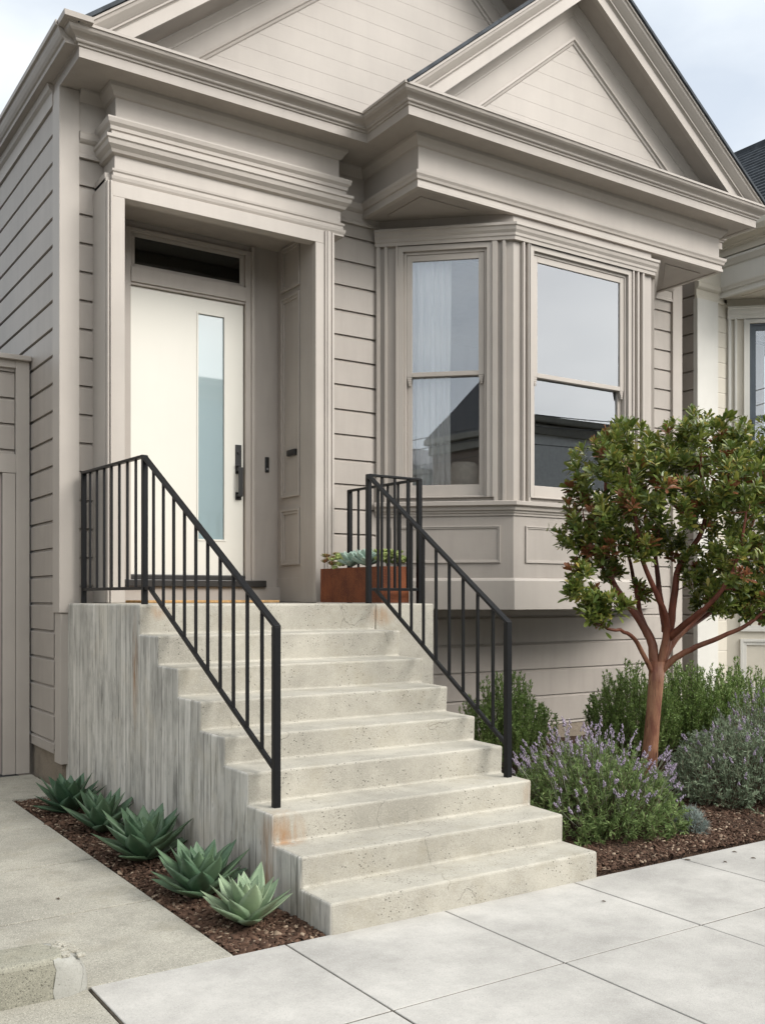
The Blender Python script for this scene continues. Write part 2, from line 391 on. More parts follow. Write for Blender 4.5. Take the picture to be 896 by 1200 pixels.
t = NT('mulch')
v = t.vor(85, None, 'F1', 'Color'); sx = t.n('ShaderNodeSeparateColor'); t.l(v, sx.inputs[0])
c = t.ramp(sx.outputs[0], 0, 1, (.020, .012, .009, 1), (.11, .068, .045, 1))
M['mulch'] = t.done(c, .95, t.bump(t.vor(85), 1, .02), .15)
M['chip'] = leafmat('bark_chips', (.030, .017, .012, 1), (.125, .074, .050, 1), (.42, .33, .24, 1), 0, .9, .15)

def agavemat(name, a, b):
    t = NT(name); g = t.n('ShaderNodeNewGeometry')
    c = t.ramp(g.outputs['Random Per Island'], 0, 1, a, b)
    c = t.mix(t.math('MULTIPLY', t.ramp(t.noise(18, 4), .4, .7), .35), c, sh(b, 1.25))
    c = t.mix(t.math('MULTIPLY', t.ramp(t.noise(1, 3, .5, t.mapped(60, 60, 60)), .6, .7), .2), c, sh(a, .7))
    return t.done(c, .48, t.bump(t.noise(30, 3), .1, .002), .4)
M['ag1'] = agavemat('agave_leaf', (.05, .10, .055, 1), (.115, .18, .10, 1))
M['ag2'] = agavemat('pale_agave_leaf', (.15, .22, .13, 1), (.27, .34, .21, 1))
M['ag3'] = agavemat('dark_agave_leaf', (.035, .08, .045, 1), (.08, .14, .075, 1))
M['ech'] = agavemat('blue_succulent_leaf', (.24, .34, .28, 1), (.40, .50, .42, 1))
M['sucg'] = agavemat('green_succulent_leaf', (.22, .30, .09, 1), (.48, .52, .22, 1))
M['sucr'] = agavemat('red_succulent_leaf', (.22, .06, .04, 1), (.22, .24, .08, 1))

# ------------------------------------------------------------------ the ground
def struct(mb, name, m, **k): return tag(mb.build(name, m, None, **k), kind='structure')
b = MB(); b.box(-400, 400, -400, 400, GZ-.5, GZ-.16); struct(b, 'ground', M['asphalt'])
b = MB(); b.box(-80, 90, -9.6, 1.15, GZ-.3, GZ-.13); struct(b, 'road', M['asphalt'])
b = MB(); b.box(-80, 90, 1.15, 1.32, GZ-.3, GZ-.004); b.box(-80, 90, -9.75, -9.6, GZ-.3, GZ-.004); struct(b, 'kerb', M['walk_old'], bevel=.02)
# concrete pavement cast in separate slabs, with real open joints
b = MB()
ys = [1.325, 2.30, 3.224, 4.112]; g = .0045
xs = [1.27+.92*k for k in range(0, 26)]
for i in range(len(xs)-1):
    for j in range(3):
        dz = random.uniform(-.0012, .0012)
        b.box(xs[i]+g, xs[i+1]-g, ys[j]+g, ys[j+1]-(g if j < 2 else 0), GZ-.12, GZ+dz)
struct(b, 'sidewalk', M['walk_new'], bevel=.0025, seg=1)
b = MB()
for x in xs[:14]: b.box(x-.006, x+.006, 1.33, 4.10, GZ-.10, GZ-.0045)
for y in ys[1:3]: b.box(1.29, 13, y-.006, y+.006, GZ-.10, GZ-.0040)
for y in (5.115, 6.12, 7.18, 8.25): b.box(-2.1, 1.92, y-.0095, y+.0095, GZ-.10, GZ-.008)
struct(b, 'joint_grit', M['grit'])
b = MB()
xo = [1.27-1.1*k for k in range(0, 20)]
for i in range(len(xo)-1):
    for j in range(3): b.box(xo[i+1]+g, xo[i]-.009, ys[j]+g, ys[j+1]-(g if j < 2 else .006), GZ-.12, GZ-.004)
struct(b, 'old_sidewalk', M['walk_old'], bevel=.005)
b = MB(); b.box(-80, 90, -14, -9.75, GZ-.3, GZ-.006); struct(b, 'far_sidewalk', M['walk_old'])
b = MB()                                                                   # side walkway slabs
yw = [4.112, 5.115, 6.12, 7.18, 8.25, 9.36]
for j in range(5):
    x0 = 1.30 if j == 0 else -2.2
    g2 = .009; b.box(x0 if j else .93, 1.925 if j < 4 else 2.36, yw[j]+(g2 if j else g), yw[j+1]-g2, GZ-.12, GZ+.001)
    if j == 0: b.box(-6, .92, 4.62, yw[j+1]-g, GZ-.12, GZ+.0015) if False else None
b.box(.86, .93, 4.32, 5.11, GZ-.12, GZ+.001)
struct(b, 'side_walkway', M['walk_old'], bevel=.004)
b = MB(); b.box(-9, 2.9, 4.05, 9.4, GZ-.3, GZ-.125); struct(b, 'lot_ground', M['mulch'])
b = MB(); b.box(10.5, 20, 4.13, 8.4, GZ-.3, GZ+.0); struct(b, 'neighbour_path', M['walk_new'], bevel=.004)

def bed(name, x0, x1, y0, y1, zb, nx, ny, seed, amp=.02):
    r = np.random.default_rng(seed)
    X, Y = np.meshgrid(np.linspace(x0, x1, nx), np.linspace(y0, y1, ny))
    Zz = zb+amp*(np.sin(X*5.1+seed)*np.cos(Y*4.3)+r.normal(0, .35, X.shape))
    e = np.minimum(np.minimum(X-x0, x1-X), np.minimum(Y-y0, y1-Y)); Zz = np.where(e < .05, zb-.02, Zz)
    V = np.stack([X.ravel(), Y.ravel(), Zz.ravel()], 1)
    i = (np.arange(ny-1)[:, None]*nx+np.arange(nx-1)).ravel()
    return tag(npmesh(name, V, [np.stack([i, i+1, i+nx+1, i+nx], 1)], M['mulch'], smooth=True), kind='structure')
bed('mulch_bed', 1.925, 2.50, 4.112, 8.25, GZ-.02, 30, 160, 1, .012)
bed('mulch_bed', 4.20, 10.5, 4.118, 8.5, GZ+.01, 120, 90, 2, .018)
bed('mulch_bed', -3.0, .86, 4.32, 5.11, GZ-.04, 60, 30, 3, .012)

def chips(areas, seed):
    r = np.random.default_rng(seed); Vs = []; n0 = 0; F = []
    for (x0, x1, y0, y1, z, n) in areas:
        c = np.stack([r.uniform(x0, x1, n), r.uniform(y0, y1, n), z+r.uniform(0, .014, n)], 1)
        s = r.uniform(.005, .015, n)*np.where(r.random(n) < .04, 1.9, 1); th = r.uniform(0, 6.28, n); ti = r.normal(0, .45, n); asp = r.uniform(.3, .8, n)
        u = np.stack([np.cos(th), np.sin(th), ti*.6], 1); v = np.stack([-np.sin(th), np.cos(th), r.normal(0, .4, n)], 1); w_ = np.cross(u, v)
        P = []
        for a, bb, cc in ((-1,-.7,0),(1,-1,0),(.8,1,0),(-.9,.8,0),(-.8,-.6,1),(.9,-.8,1),(.7,.8,1),(-.7,.7,1)):
            P.append(c+u*(a*s)[:, None]+v*(bb*s*asp)[:, None]+w_*(cc*s*.35)[:, None])
        Vs.append(np.stack(P, 1).reshape(-1, 3)); k = n0+8*np.arange(n)[:, None]
        for q in ((4,5,6,7),(0,1,5,4),(1,2,6,5),(2,3,7,6),(3,0,4,7)): F.append(k+np.array(q))
        n0 += 8*n
    return np.concatenate(Vs), [np.concatenate(F)]
V, F = chips([(1.94, 2.42, 4.13, 5.3, GZ-.015, 5200), (1.94, 2.42, 5.3, 8.22, GZ-.015, 4200), (4.26, 7.6, 4.13, 5.1, GZ+.012, 13000), (5.0, 8.5, 5.1, 6.3, GZ+.012, 5000), (.3, .85, 4.33, 5.1, GZ-.04, 700)], 5)
tag(npmesh('bark_mulch', V, F, M['chip']), 'brown bark chips spread over the planting beds', 'mulch', kind='stuff')

# ------------------------------------------------------------------ siding helpers
FX = lambda y: (lambda a, d, z: (a, y-d, z))                 # wall facing the street at depth y
def siding(b, u0, u1, z0, z1, h, phase, fn, depth=.021, lip=.0125, base=0.0):
    """boards with a milled lower lip; fn(u, d, z), d = outwards"""
    k0 = math.floor((z0-phase)/h)-1
    zs = []; z = phase+k0*h
    pts = []
    while z < z1+h:
        # board from z to z+h; groove just under its upper neighbour: lip at z
        for zz, d in ((z, 0), (z+h-lip-.020, 0), (z+h-lip, -depth), (z+h-.0062, -depth), (z+h-.006, -depth-.03), (z+h-.0005, -depth-.03)): pts.append((zz, d))
        z += h
    out = []
    for i in range(len(pts)-1):
        (a, da), (c, dc) = pts[i], pts[i+1]
        if c <= z0 or a >= z1: continue
        aa, cc = max(a, z0), min(c, z1)
        f = lambda q: da+(dc-da)*((q-a)/(c-a) if c > a else 0)
        out.append((aa, f(aa))); out.append((cc, f(cc)))
    vs = []; fs = []
    for zz, d in out: vs += [fn(u0, base+d, zz), fn(u1, base+d, zz)]
    n = len(out)
    for i in range(n-1):
        fs.append((2*i, 2*i+1, 2*i+3, 2*i+2))
    b.add(vs, fs)

YF = 8.45; XL, XR = 2.36, 10.15
house = root('row_house', (XL, YF, GZ), 'taupe painted wooden row house with front gables and bay window', 'house')
T, TF = M['taupe'], M['taupe_flat']

# front wall: solid core + board faces
b = MB()
for (x0, x1, z0, z1, ph, h) in ((2.505, 2.80, -1.40, 3.75, 2.78, .2435), (4.80, 5.56, -.05, 3.75, 2.866, .2475), (9.50, 9.99, -.05, 3.75, 2.866, .2475)):
    siding(b, x0, x1, z0, z1, h, ph, FX(YF))
siding(b, 4.6, 9.99, -1.46, -.05, .304, -.813, FX(YF))
b.box(XL+.06, 2.80, YF+.06, YF+.14, -1.4, 4.3); b.box(4.80, 5.6, YF+.06, YF+.14, -.1, 4.3); b.box(9.48, XR-.02, YF+.06, YF+.14, -.1, 4.3)
b.box(2.8, XR-.02, YF+.06, YF+.14, -1.46, -.16)
b.build('front_wall', T, house, nrm=False)
b = MB(); siding(b, -8.62, -16.5, -1.337, 4.22, .2365, 3.976, lambda a, d, z: (XL-d, -a, z))
b.box(XL+.06, XL+.14, YF+.16, 16.5, -1.34, 4.3)
b.build('side_wall', T, house, nrm=False)
b = MB(); b.box(XL+.03, 2.60, YF+.035, 16.5, GZ-.1, -1.33); b.box(4.99, XR-.02, YF+.01, 16.4, GZ-.1, -1.455)
b.build('foundation', M['found'], house)
b = MB(); b.box(XR-.1, XR, YF+.13, 16.5, GZ, 4.3); b.box(XL, XR, 16.5, 16.6, GZ, 4.3); b.build('rear_wall', T, house)
# corner boards
b = MB(); b.box(XL-.012, 2.517, YF-.035, YF+.17, -.13, 4.285); b.box(XL+.004, 2.56, YF-.018, YF+.17, -1.405, -.133); b.build('corner_board', TF, house, bevel=.004)
b = MB(); b.box(9.985, XR+.01, YF-.035, YF+.17, -1.45, 4.285); b.build('corner_board', TF, house, bevel=.004)
# frieze course on the wall under the eaves
prof = [(-.01, 3.73), (.03, 3.73), (.03, 3.76), (.022, 3.77), (.022, 3.85), (.04, 3.862), (.055, 3.88), (.06, 3.92), (.065, 3.935), (.02, 3.95), (.02, 4.2), (.04, 4.22), (.08, 4.27), (.085, 4.289), (-.01, 4.289)]
b = MB(); b.sweep([(2.517, YF), (XR-.16, YF)], prof); b.build('frieze', TF, house)
b = MB(); b.sweep([(XL, 16.4), (XL, YF+.15)], [(-.02, 4.19), (.02, 4.19), (.02, 4.375), (-.02, 4.375)])
b.sweep([(XL, 16.4), (XL, YF+.15)], [(.02, 4.31), (.045, 4.33), (.06, 4.374), (.02, 4.374)]); b.build('side_frieze', TF, house)

# cornice: one mitred run round the eaves
crown = [(-.05, 4.283), (0, 4.283), (0, 4.365), (.012, 4.368), (.016, 4.385), (.03, 4.388), (.036, 4.396), (.036, 4.408), (.048, 4.420), (.066, 4.430), (.088, 4.440), (.104, 4.454), (.110, 4.472), (.110, 4.478), (.122, 4.480), (.122, 4.502), (-.05, 4.508)]
b = MB(); b.sweep([(XL-.006, YF+.16), (XL-.006, 7.88), (5.06, 7.88), (5.06, 7.20), (9.97, 7.20), (9.97, 7.88), (10.25, 7.88), (10.25, YF)], crown)
b.build('cornice', T, house)
b = MB()
for q in ((XL+.04, 10.20, 7.925, YF+.02), (5.105, 9.925, 7.245, 7.925)): b.box(q[0], q[1], q[2], q[3], 4.29, 4.33)
b.box(5.10, 9.93, 7.16, 7.5, 4.47, 4.497); b.box(XL, 10.2, 7.84, YF, 4.465, 4.492)
b.build('soffit', T, house)
b = MB(); gp = [(-.02, 4.376), (.10, 4.376), (.105, 4.40), (.12, 4.41), (.135, 4.43), (.15, 4.46), (.155, 4.49), (.175, 4.495), (.175, 4.535), (.165, 4.535), (.165, 4.50), (-.02, 4.505)]
b.sweep([(XL-.01, 16.5), (XL-.01, 7.90)], gp)
b.sweep([(XL-.01, 8.1), (XL-.01, 7.87), (2.42, 7.87)], [(.113, 4.485), (.155, 4.49), (.16, 4.53), (.113, 4.525)])
b.build('gutter', T, house)
# ledges with dull flashing above the crown
b = MB(); b.sweep([(2.46, 7.90), (5.0, 7.90)], [(-.3, 4.509), (.10, 4.509), (.10, 4.517), (-.3, 4.53)])
b.sweep([(5.14, 7.22), (9.9, 7.22)], [(-.3, 4.509), (.10, 4.509), (.10, 4.515), (-.3, 4.53)]); b.build('flashing', M['flash'], house)

# ------------------------------------------------------------------ gables
def gable(x0, x1, xa, z0, za, yf, yt, yback, inner, main=False):
    """x0/x1 feet, xa apex, roof line z0 -> za; yf fascia plane, yt tympanum plane"""
    zf = 4.50
    path = [(x0, z0), (xa, za), (x1, z0)]
    fn = lambda a, c, y: (a, y, c)
    g_ = MB()
    # raking crown and fascia (d measured down from the roof line)
    rk = [(.012, yf-.115), (.03, yf-.115), (.034, yf-.10), (.055, yf-.092), (.085, yf-.062), (.105, yf-.04), (.112, yf-.03), (.125, yf-.028), (.128, yf-.012), (.14, yf), (.235, yf), (.235, yf+.05), (.012, yf+.05)]
    g_.sweep(path, rk, fn, 'horiz'); g_.build('raking_cornice', TF, house)
    s_ = MB(); s_.sweep(path, [(.20, yf+.04), (.225, yf+.04), (.225, yt), (.20, yt)], fn, 'horiz'); s_.build('raking_soffit', T, house)
    m_ = MB()
    m_.sweep(path, [(.22, yt-.075), (.24, yt-.075), (.27, yt-.05), (.30, yt-.03), (.315, yt-.028), (.32, yt-.02), (inner-.01, yt-.02), (inner-.01, yt-.034), (inner+.012, yt-.038), (inner+.022, yt-.02), (inner+.04, yt-.014), (inner+.05, yt-.001), (.22, yt)], fn, 'horiz')
    m_.build('gable_trim', TF, house)
    # tympanum: flush boards with fine open joints
    t_ = MB(); z = zf-.02
    def xl(z): return x0+(z-z0)/(za-z0)*(xa-x0)
    def xr(z): return x1-(z-z0)/(za-z0)*(x1-xa)
    o = .24
    t_.prism([(xl(zf-.05)+.1, zf-.05), (xr(zf-.05)-.1, zf-.05), (xa, za-.15)], yt+.02, yt+.08, fn)
    h = .168
    while z < za-.3:
        z1 = min(z+h-.002, za-.28)
        zz = z1+o*.9
        a0, a1, b0, b1 = xl(z+.24), xr(z+.24), xl(z1+.24), xr(z1+.24)
        t_.prism([(a0, z), (a1, z), (b1, z1), (b0, z1)], yt, yt+.015, fn); z += h
    t_.build('gable_panel', M['taupe_flat'], house)
    # roof: slabs with shingle edge
    r_ = MB()
    r_.sweep([(x0-.02, z0-.016), (xa, za), (x1+.02, z0-.016)], [(-.022, yf-.135), (.006, yf-.135), (.006, yback), (-.022, yback)], fn, 'perp')
    return r_
rf = gable(2.33, 10.11, 6.22, 4.50, 7.58, 7.88, YF, 16.6, .47)
n = 0
rf.build('roof', M['shingle'], house)
rf = gable(4.99, 9.99, 7.32, 4.505, 6.42, 7.20, 7.50, 11.5, .50)
rf.build('bay_roof', M['shingle'], house)

# ------------------------------------------------------------------ bay window
def edge_fn(p0, p1):
    p0 = np.array(p0, float); p1 = np.array(p1, float); t = (p1-p0)/np.linalg.norm(p1-p0); nn = np.array([t[1], -t[0]])
    return (lambda s, d, z: (p0[0]+t[0]*s+nn[0]*d, p0[1]+t[1]*s+nn[1]*d, z)), np.linalg.norm(p1-p0)
def fbox(b, fn, s0, s1, d0, d1, z0, z1):
    vs = [fn(s, d, z) for z in (z0, z1) for d in (d0, d1) for s in (s0, s1)]
    b.add(vs, [(0,2,3,1),(4,5,7,6),(0,1,5,4),(2,6,7,3),(0,4,6,2),(1,3,7,5)])
def hollow(b, fn, s0, s1, z0, z1, w_, d0, d1, wb=None, wt=None):
    wb = w_ if wb is None else wb; wt = w_ if wt is None else wt
    fbox(b, fn, s0, s0+w_, d0, d1, z0, z1); fbox(b, fn, s1-w_, s1, d0, d1, z0, z1)
    fbox(b, fn, s0+w_, s1-w_, d0, d1, z0, z0+wb); fbox(b, fn, s0+w_, s1-w_, d0, d1, z1-wt, z1)
def sash_window(parent, fn, s0, s1, z0, z1, zm, mframe, mglass, wside=.055):
    """double hung window set back in its opening; zm = top of meeting rail"""
    wd = MB()
    hollow(wd, fn, s0, s1, z0, z1, .028, -.10, -.012, .02, .03)
    fr = wd.build('window', mframe, parent, bevel=.003)
    up = MB(); a0, a1 = s0+.03, s1-.03
    hollow(up, fn, a0, a1, zm-.045, z1-.032, wside, -.058, -.022, .045, .06)
    for q in (a0+.002, a1-wside):                                      # sash horns
        for i in range(4): fbox(up, fn, q+.006*i*(1 if q == a0+.002 else 1), q+wside-.006-.004*i, -.056, -.024, zm-.045-.022*(i+1), zm-.045-.022*i-.0005)
    up.build('sash', mframe, fr, bevel=.003)
    lo = MB(); hollow(lo, fn, a0, a1, z0+.012, zm-.005, wside-.004, -.098, -.062, .125, .04)
    lo.build('sash', mframe, fr, bevel=.003)
    p = MB(); fbox(p, fn, a0+wside-.006, a1-wside+.006, -.042, -.038, zm-.006, z1-.086); p.build('pane', mglass, fr)
    p = MB(); fbox(p, fn, a0+wside-.01, a1-wside+.01, -.082, -.078, z0+.13, zm-.038); p.build('pane', mglass, fr)
    return fr
def panel(b, fn, s0, s1, z0, z1, wd=.028, d=.016):
    hollow(b, fn, s0, s1, z0, z1, wd*.45, 0, d); hollow(b, fn, s0+wd*.45, s1-wd*.45, z0+wd*.45, z1-wd*.45, wd*.55, 0, d*.55)

def bay(parent, dx, dz, mt, mtf, mfr, zbot, low=False):
    P = [(5.53+dx, YF), (6.54+dx, 7.50), (8.54+dx, 7.50), (9.55+dx, YF)]
    Z0, ZT = zbot, 3.815+dz
    body = MB(); trim = MB(); caps = []
    specs = [(.285, 1.125, (.008, .05), (.09, .125), (1.19, 1.235), (1.275, 1.315)),
             (.255, 1.62, (.095, .13), (.165, .20), (1.74, 1.78), (1.82, 1.86)),
             (.262, 1.10, (.075, .115), (.155, .195), (1.262, 1.30), (1.34, 1.38))]
    b0 = MB()
    for i in range(3):
        fn, Ln = edge_fn(P[i], P[i+1]); s0, s1 = specs[i][:2]
        zw0, zw1 = 1.0+dz, 3.49+dz
        e = .0
        fbox(b0, fn, e, s0, -.11, 0, .90+dz, ZT); fbox(b0, fn, s1, Ln-e, -.11, 0, .90+dz, ZT)
        fbox(b0, fn, s0, s1, -.11, 0, .90+dz, zw0); fbox(b0, fn, s0, s1, -.11, 0, zw1, ZT)
        # casing and its raised edge
        hollow(trim, fn, s0-.055, s1+.055, zw0-.0, zw1+.055, .055, .001, .020, .001, .055)
        hollow(trim, fn, s0-.075, s1+.075, zw0-.0, zw1+.075, .020, .001, .036, .001, .020)
        for r in specs[i][2:]:
            fbox(trim, fn, r[0], r[1], .001, .028, .958+dz, 3.57+dz)
            fbox(trim, fn, r[0]+.008, r[1]-.008, .028, .036, .958+dz, 3.57+dz)
        sash_window(parent, fn, s0, s1, zw0, zw1, 2.275+dz, mfr, M['glass'])
    b0.prism([P[0], P[1], P[2], P[3], (P[3][0], YF+.1), (P[0][0], YF+.1)], Z0, .90+dz)
    b0.build('bay_wall', mt, parent)
    trim.build('window_casing', mtf, parent, bevel=.003)
    path = [(P[0][0]-.0, YF+.0)]+P[1:3]+[P[3]]
    head = [(0, 3.545+dz), (.042, 3.545+dz), (.045, 3.575+dz), (.055, 3.585+dz), (.058, 3.61+dz), (.075, 3.635+dz), (.082, 3.665+dz), (.095, 3.675+dz), (.095, 3.70+dz), (0, 3.712+dz)]
    h_ = MB(); h_.sweep(path, head); h_.build('head_moulding', mtf, parent)
    sill = [(0, .815+dz), (.014, .815+dz), (.016, .835+dz), (.028, .842+dz), (.03, .862+dz), (.05, .868+dz), (.055, .90+dz), (.07, .905+dz), (.088, .915+dz), (.09, .95+dz), (.03, .962+dz), (0, .962+dz)]
    h_ = MB(); h_.sweep(path, sill); h_.build('sill', mtf, parent)
    p_ = MB()
    for i, (a, c) in enumerate(((.165, 1.26), (.155, 1.59), (.13, 1.22))):
        fn, Ln = edge_fn(P[i], P[i+1]); panel(p_, fn, a, c, .345+dz, .715+dz)
        if low: panel(p_, fn, a, c, -.45, .15, .08, .03); panel(p_, fn, a, c, -1.25, -.55, .08, .03)
    h_ = p_.build('panel', mtf if not low else M['white'], parent, bevel=.002)
    p_ = MB(); p_.sweep(path, [(0, Z0-.003), (.03, Z0-.003), (.03, .165+dz), (.018, .185+dz), (0, .195+dz)]) if not low else p_.sweep(path, [(0, .10), (.03, .10), (.03, .185), (0, .195)])
    p_.build('skirt_board', mtf, parent, bevel=.003)
    # square frieze box carried over the canted corners
    fz = [(-.02, 3.80+dz), (.03, 3.80+dz), (.03, 3.83+dz), (.022, 3.835+dz), (.022, 3.872+dz), (.038, 3.878+dz), (.045, 3.90+dz), (.058, 3.92+dz), (.062, 3.945+dz), (.02, 3.955+dz), (.0, 3.96+dz), (0, 4.19+dz), (.02, 4.20+dz), (.035, 4.225+dz), (.065, 4.26+dz), (.07, 4.289+dz), (-.02, 4.289+dz)]
    box = [(5.38+dx, YF), (5.38+dx, 7.50), (9.70+dx, 7.50), (9.70+dx, YF)]
    h_ = MB(); h_.sweep(box, fz); h_.build('bay_frieze', mtf, parent)
    h_ = MB(); h_.box(5.39+dx, 9.69+dx, 7.51, YF+.0, 3.812+dz, 3.84+dz)
    h_.prism([(5.52+dx, 8.22), (5.52+dx, 7.66), (6.12+dx, 7.66)], 3.802+dz, 3.812+dz)
    h_.prism([(9.56+dx, 8.22), (9.56+dx, 7.66), (8.96+dx, 7.66)], 3.802+dz, 3.812+dz)
    h_.build('bay_soffit', mt, parent)
bay(house, 0, 0, T, TF, TF, -.12)

# ------------------------------------------------------------------ entry: portal, recess, door
pa = MB()
# frieze box over the door
ent = [(-.04, 3.455), (.035, 3.455), (.035, 3.47), (.045, 3.49), (.05, 3.515), (.03, 3.525), (.03, 3.55), (.04, 3.56), (.042, 3.577), (.012, 3.58), (.012, 3.70), (.045, 3.712), (.055, 3.735), (.085, 3.765), (.092, 3.80), (.105, 3.81), (.105, 3.835), (.05, 3.84), (.05, 3.885), (.062, 3.892), (.065, 3.92), (.085, 3.945), (.092, 3.975), (.092, 3.988), (.02, 3.995), (.0, 4.0), (0, 4.19), (.02, 4.20), (.035, 4.225), (.065, 4.26), (.07, 4.289), (-.04, 4.289)]
pa.sweep([(2.745, YF+.02), (2.745, 8.17), (4.925, 8.17), (4.925, YF+.02)], ent)
pa.box(2.80, 4.87, 8.19, YF+.1, 3.46, 4.285)
pa.build('door_entablature', TF, house)
pa = MB()
def portal_jamb(x0, x1, out):           # flat face plus stepped band outside it
    pa.box(x0, x1, 8.10, 8.16, -.045, 3.334)
    s = -1 if out < 0 else 1; e = x0 if out < 0 else x1
    for k, (w0, w1, y) in enumerate(((0, .022, 8.085), (.022, .05, 8.075), (.05, .075, 8.095), (.075, .10, 8.085), (.10, .118, 8.13))):
        a, c = sorted((e+s*w0*(.45 if out < 0 else 1), e+s*w1*(.45 if out < 0 else 1))); pa.box(a, c, y, YF+.05, -.045, 3.453)
portal_jamb(2.695, 2.80, -1); portal_jamb(4.63, 4.725, 1)
pa.box(2.696, 4.724, 8.101, 8.22, 3.335, 3.4545)
pa.build('door_casing', TF, house, bevel=.003)
pa = MB()                               # recess: walls, ceiling, floor riser
pa.box(2.66, 2.80, 8.161, 8.90, -.045, 3.5); pa.box(2.66, 4.8, 8.9, 9.0, 2.99, 3.5) if False else None
pa.box(2.66, 4.80, 8.19, 9.2, 3.47, 3.55)
pa.box(4.63, 4.80, 8.161, 8.40, -.045, 3.47); pa.box(4.650, 4.80, 8.40, 8.95, -.045, 3.47)
pa.box(2.80, 3.06, 8.90, 9.05, -.045, 3.47); pa.box(4.335, 4.65, 8.90, 9.05, -.045, 3.47)
pa.box(3.06, 4.335, 8.90, 9.05, 3.40, 3.47)
rec = pa.build('entry_recess', T, house)
rf_, _ = edge_fn((4.65, 8.90), (4.65, 8.38))
pa = MB(); fnr = lambda s, d, z: (4.65-d, 8.90-s, z)
for (a, c) in ((.317, .867), (.983, 2.96), (3.02, 3.46)): panel(pa, fnr, .10, .48, a, c, .05, .026)
fbox(pa, fnr, 0, .50, .0, .010, -.045, .19)
pa.build('recess_panel', T, rec, bevel=.002)
pa = MB()                               # frame round door and transom
pa.box(3.06, 3.12, 8.86, 8.93, -.0, 3.40); pa.box(4.275, 4.335, 8.86, 8.93, 0, 3.40)
pa.box(4.335, 4.37, 8.845, 8.90, -.04, 3.45); pa.box(3.02, 3.06, 8.845, 8.90, -.04, 3.45)
pa.box(3.12, 4.275, 8.852, 8.96, 2.90, 3.04); pa.box(3.12, 4.275, 8.87, 8.96, 2.875, 2.90); pa.box(3.12, 4.275, 8.86, 8.93, 3.36, 3.40)
pa.build('door_frame', T, house, bevel=.004)
pa = MB(); pa.box(3.15, 4.24, 8.885, 8.905, 3.04, 3.075); pa.box(3.15, 4.24, 8.885, 8.905, 3.325, 3.36); pa.box(3.12, 3.165, 8.885, 8.905, 3.04, 3.36); pa.box(4.225, 4.275, 8.885, 8.905, 3.04, 3.36)
tw = pa.build('transom_window', T, house, bevel=.003)
pa = MB(); pa.box(3.16, 4.23, 8.894, 8.898, 3.07, 3.33); pa.build('pane', M['glass_dark'], tw)
pa = MB(); x0, x1, gx0, gx1, gz0, gz1 = 3.124, 4.268, 3.796, 4.064, .56, 2.72
pa.box(x0, gx0, 8.90, 8.945, .215, 2.87); pa.box(gx1, x1, 8.90, 8.945, .215, 2.87); pa.box(gx0, gx1, 8.90, 8.945, .215, gz0); pa.box(gx0, gx1, 8.90, 8.945, gz1, 2.87)
door = tag(pa.build('door', M['door'], house), 'cream slab front door with tall narrow frosted glass strip in a painted reflection tint')
pa = MB(); fn = lambda s, d, z: (s, 8.90-d, z)
hollow(pa, fn, gx0-.018, gx1+.018, gz0-.018, gz1+.018, .018, .0, .006); pa.build('glazing_bead', M['door'], door, bevel=.002)
pa = MB(); pa.box(gx0, gx1, 8.915, 8.925, gz0, gz1); pa.build('glass_strip', M['frost_reflection'], door)
hd = MB(); hd.box(4.182, 4.245, 8.888, 8.90, 1.21, 1.495); hd.box(4.19, 4.237, 8.835, 8.847, .985, 1.27); hd.box(4.19, 4.237, 8.847, 8.888, 1.235, 1.27)
hd.box(4.182, 4.245, 8.888, 8.90, .955, 1.03); hd.box(4.19, 4.237, 8.847, 8.888, .985, 1.01)
hd.tube([(4.213, 8.888, 1.42), (4.213, 8.875, 1.42)], .017, 14); hd.box(4.175, 4.215, 8.862, 8.885, 1.283, 1.298)
hd.build('handle', M['black'], door, bevel=.003)
pa = MB(); pa.box(3.10, 4.30, 8.87, 8.93, .165, .212); pa.box(3.0, 4.47, 8.79, 8.90, .10, .165); pa.build('threshold', M['bronze'], house, bevel=.006)
pa = MB(); pa.box(2.80, 4.65, 8.83, 8.90, -.045, .10); pa.build('door_step_riser', T, house, bevel=.003)
pa = MB(); pa.box(4.503, 4.548, 8.885, 8.90, 1.245, 1.40); q = pa.build('doorbell', M['black'], house, bevel=.008)
pa = MB(); pa.tube([(4.525, 8.886, 1.28), (4.525, 8.878, 1.28)], .011, 14); pa.build('button', simple('doorbell_button', (.25, .25, .25, 1), .3, .5), q)
pa = MB(); pa.box(4.622, 4.65, 8.50, 8.665, 1.385, 1.445); q = pa.build('mail_slot', M['black'], house, bevel=.004)
pa = MB(); pa.box(4.618, 4.6225, 8.515, 8.65, 1.40, 1.43); pa.build('flap', M['black'], q, bevel=.003)
# hallway behind the transom, room behind the bay
b = MB(); b.box(2.9, 4.9, 9.06, 9.1, -.1, 3.0) if False else None
b.box(2.7, 4.9, 12, 12.1, 0, 3.9); b.box(2.6, 2.7, 9.0, 12, 0, 3.9); b.box(4.95, 5.05, 8.62, 12, 0, 3.9); b.box(2.6, 10, 9.06, 12, 3.86, 3.92); b.box(2.6, 10, 9.06, 12.1, -.06, 0)
b.box(5.05, 10, 12, 12.1, 0, 3.9); b.box(9.95, 10.04, 8.62, 12, 0, 3.9)
b.build('room_lining', M['inner'], house)
b = MB(); b.box(5.06, 9.94, 8.5, 11.99, .0, .02); b.build('room_floor', M['wood'], house)

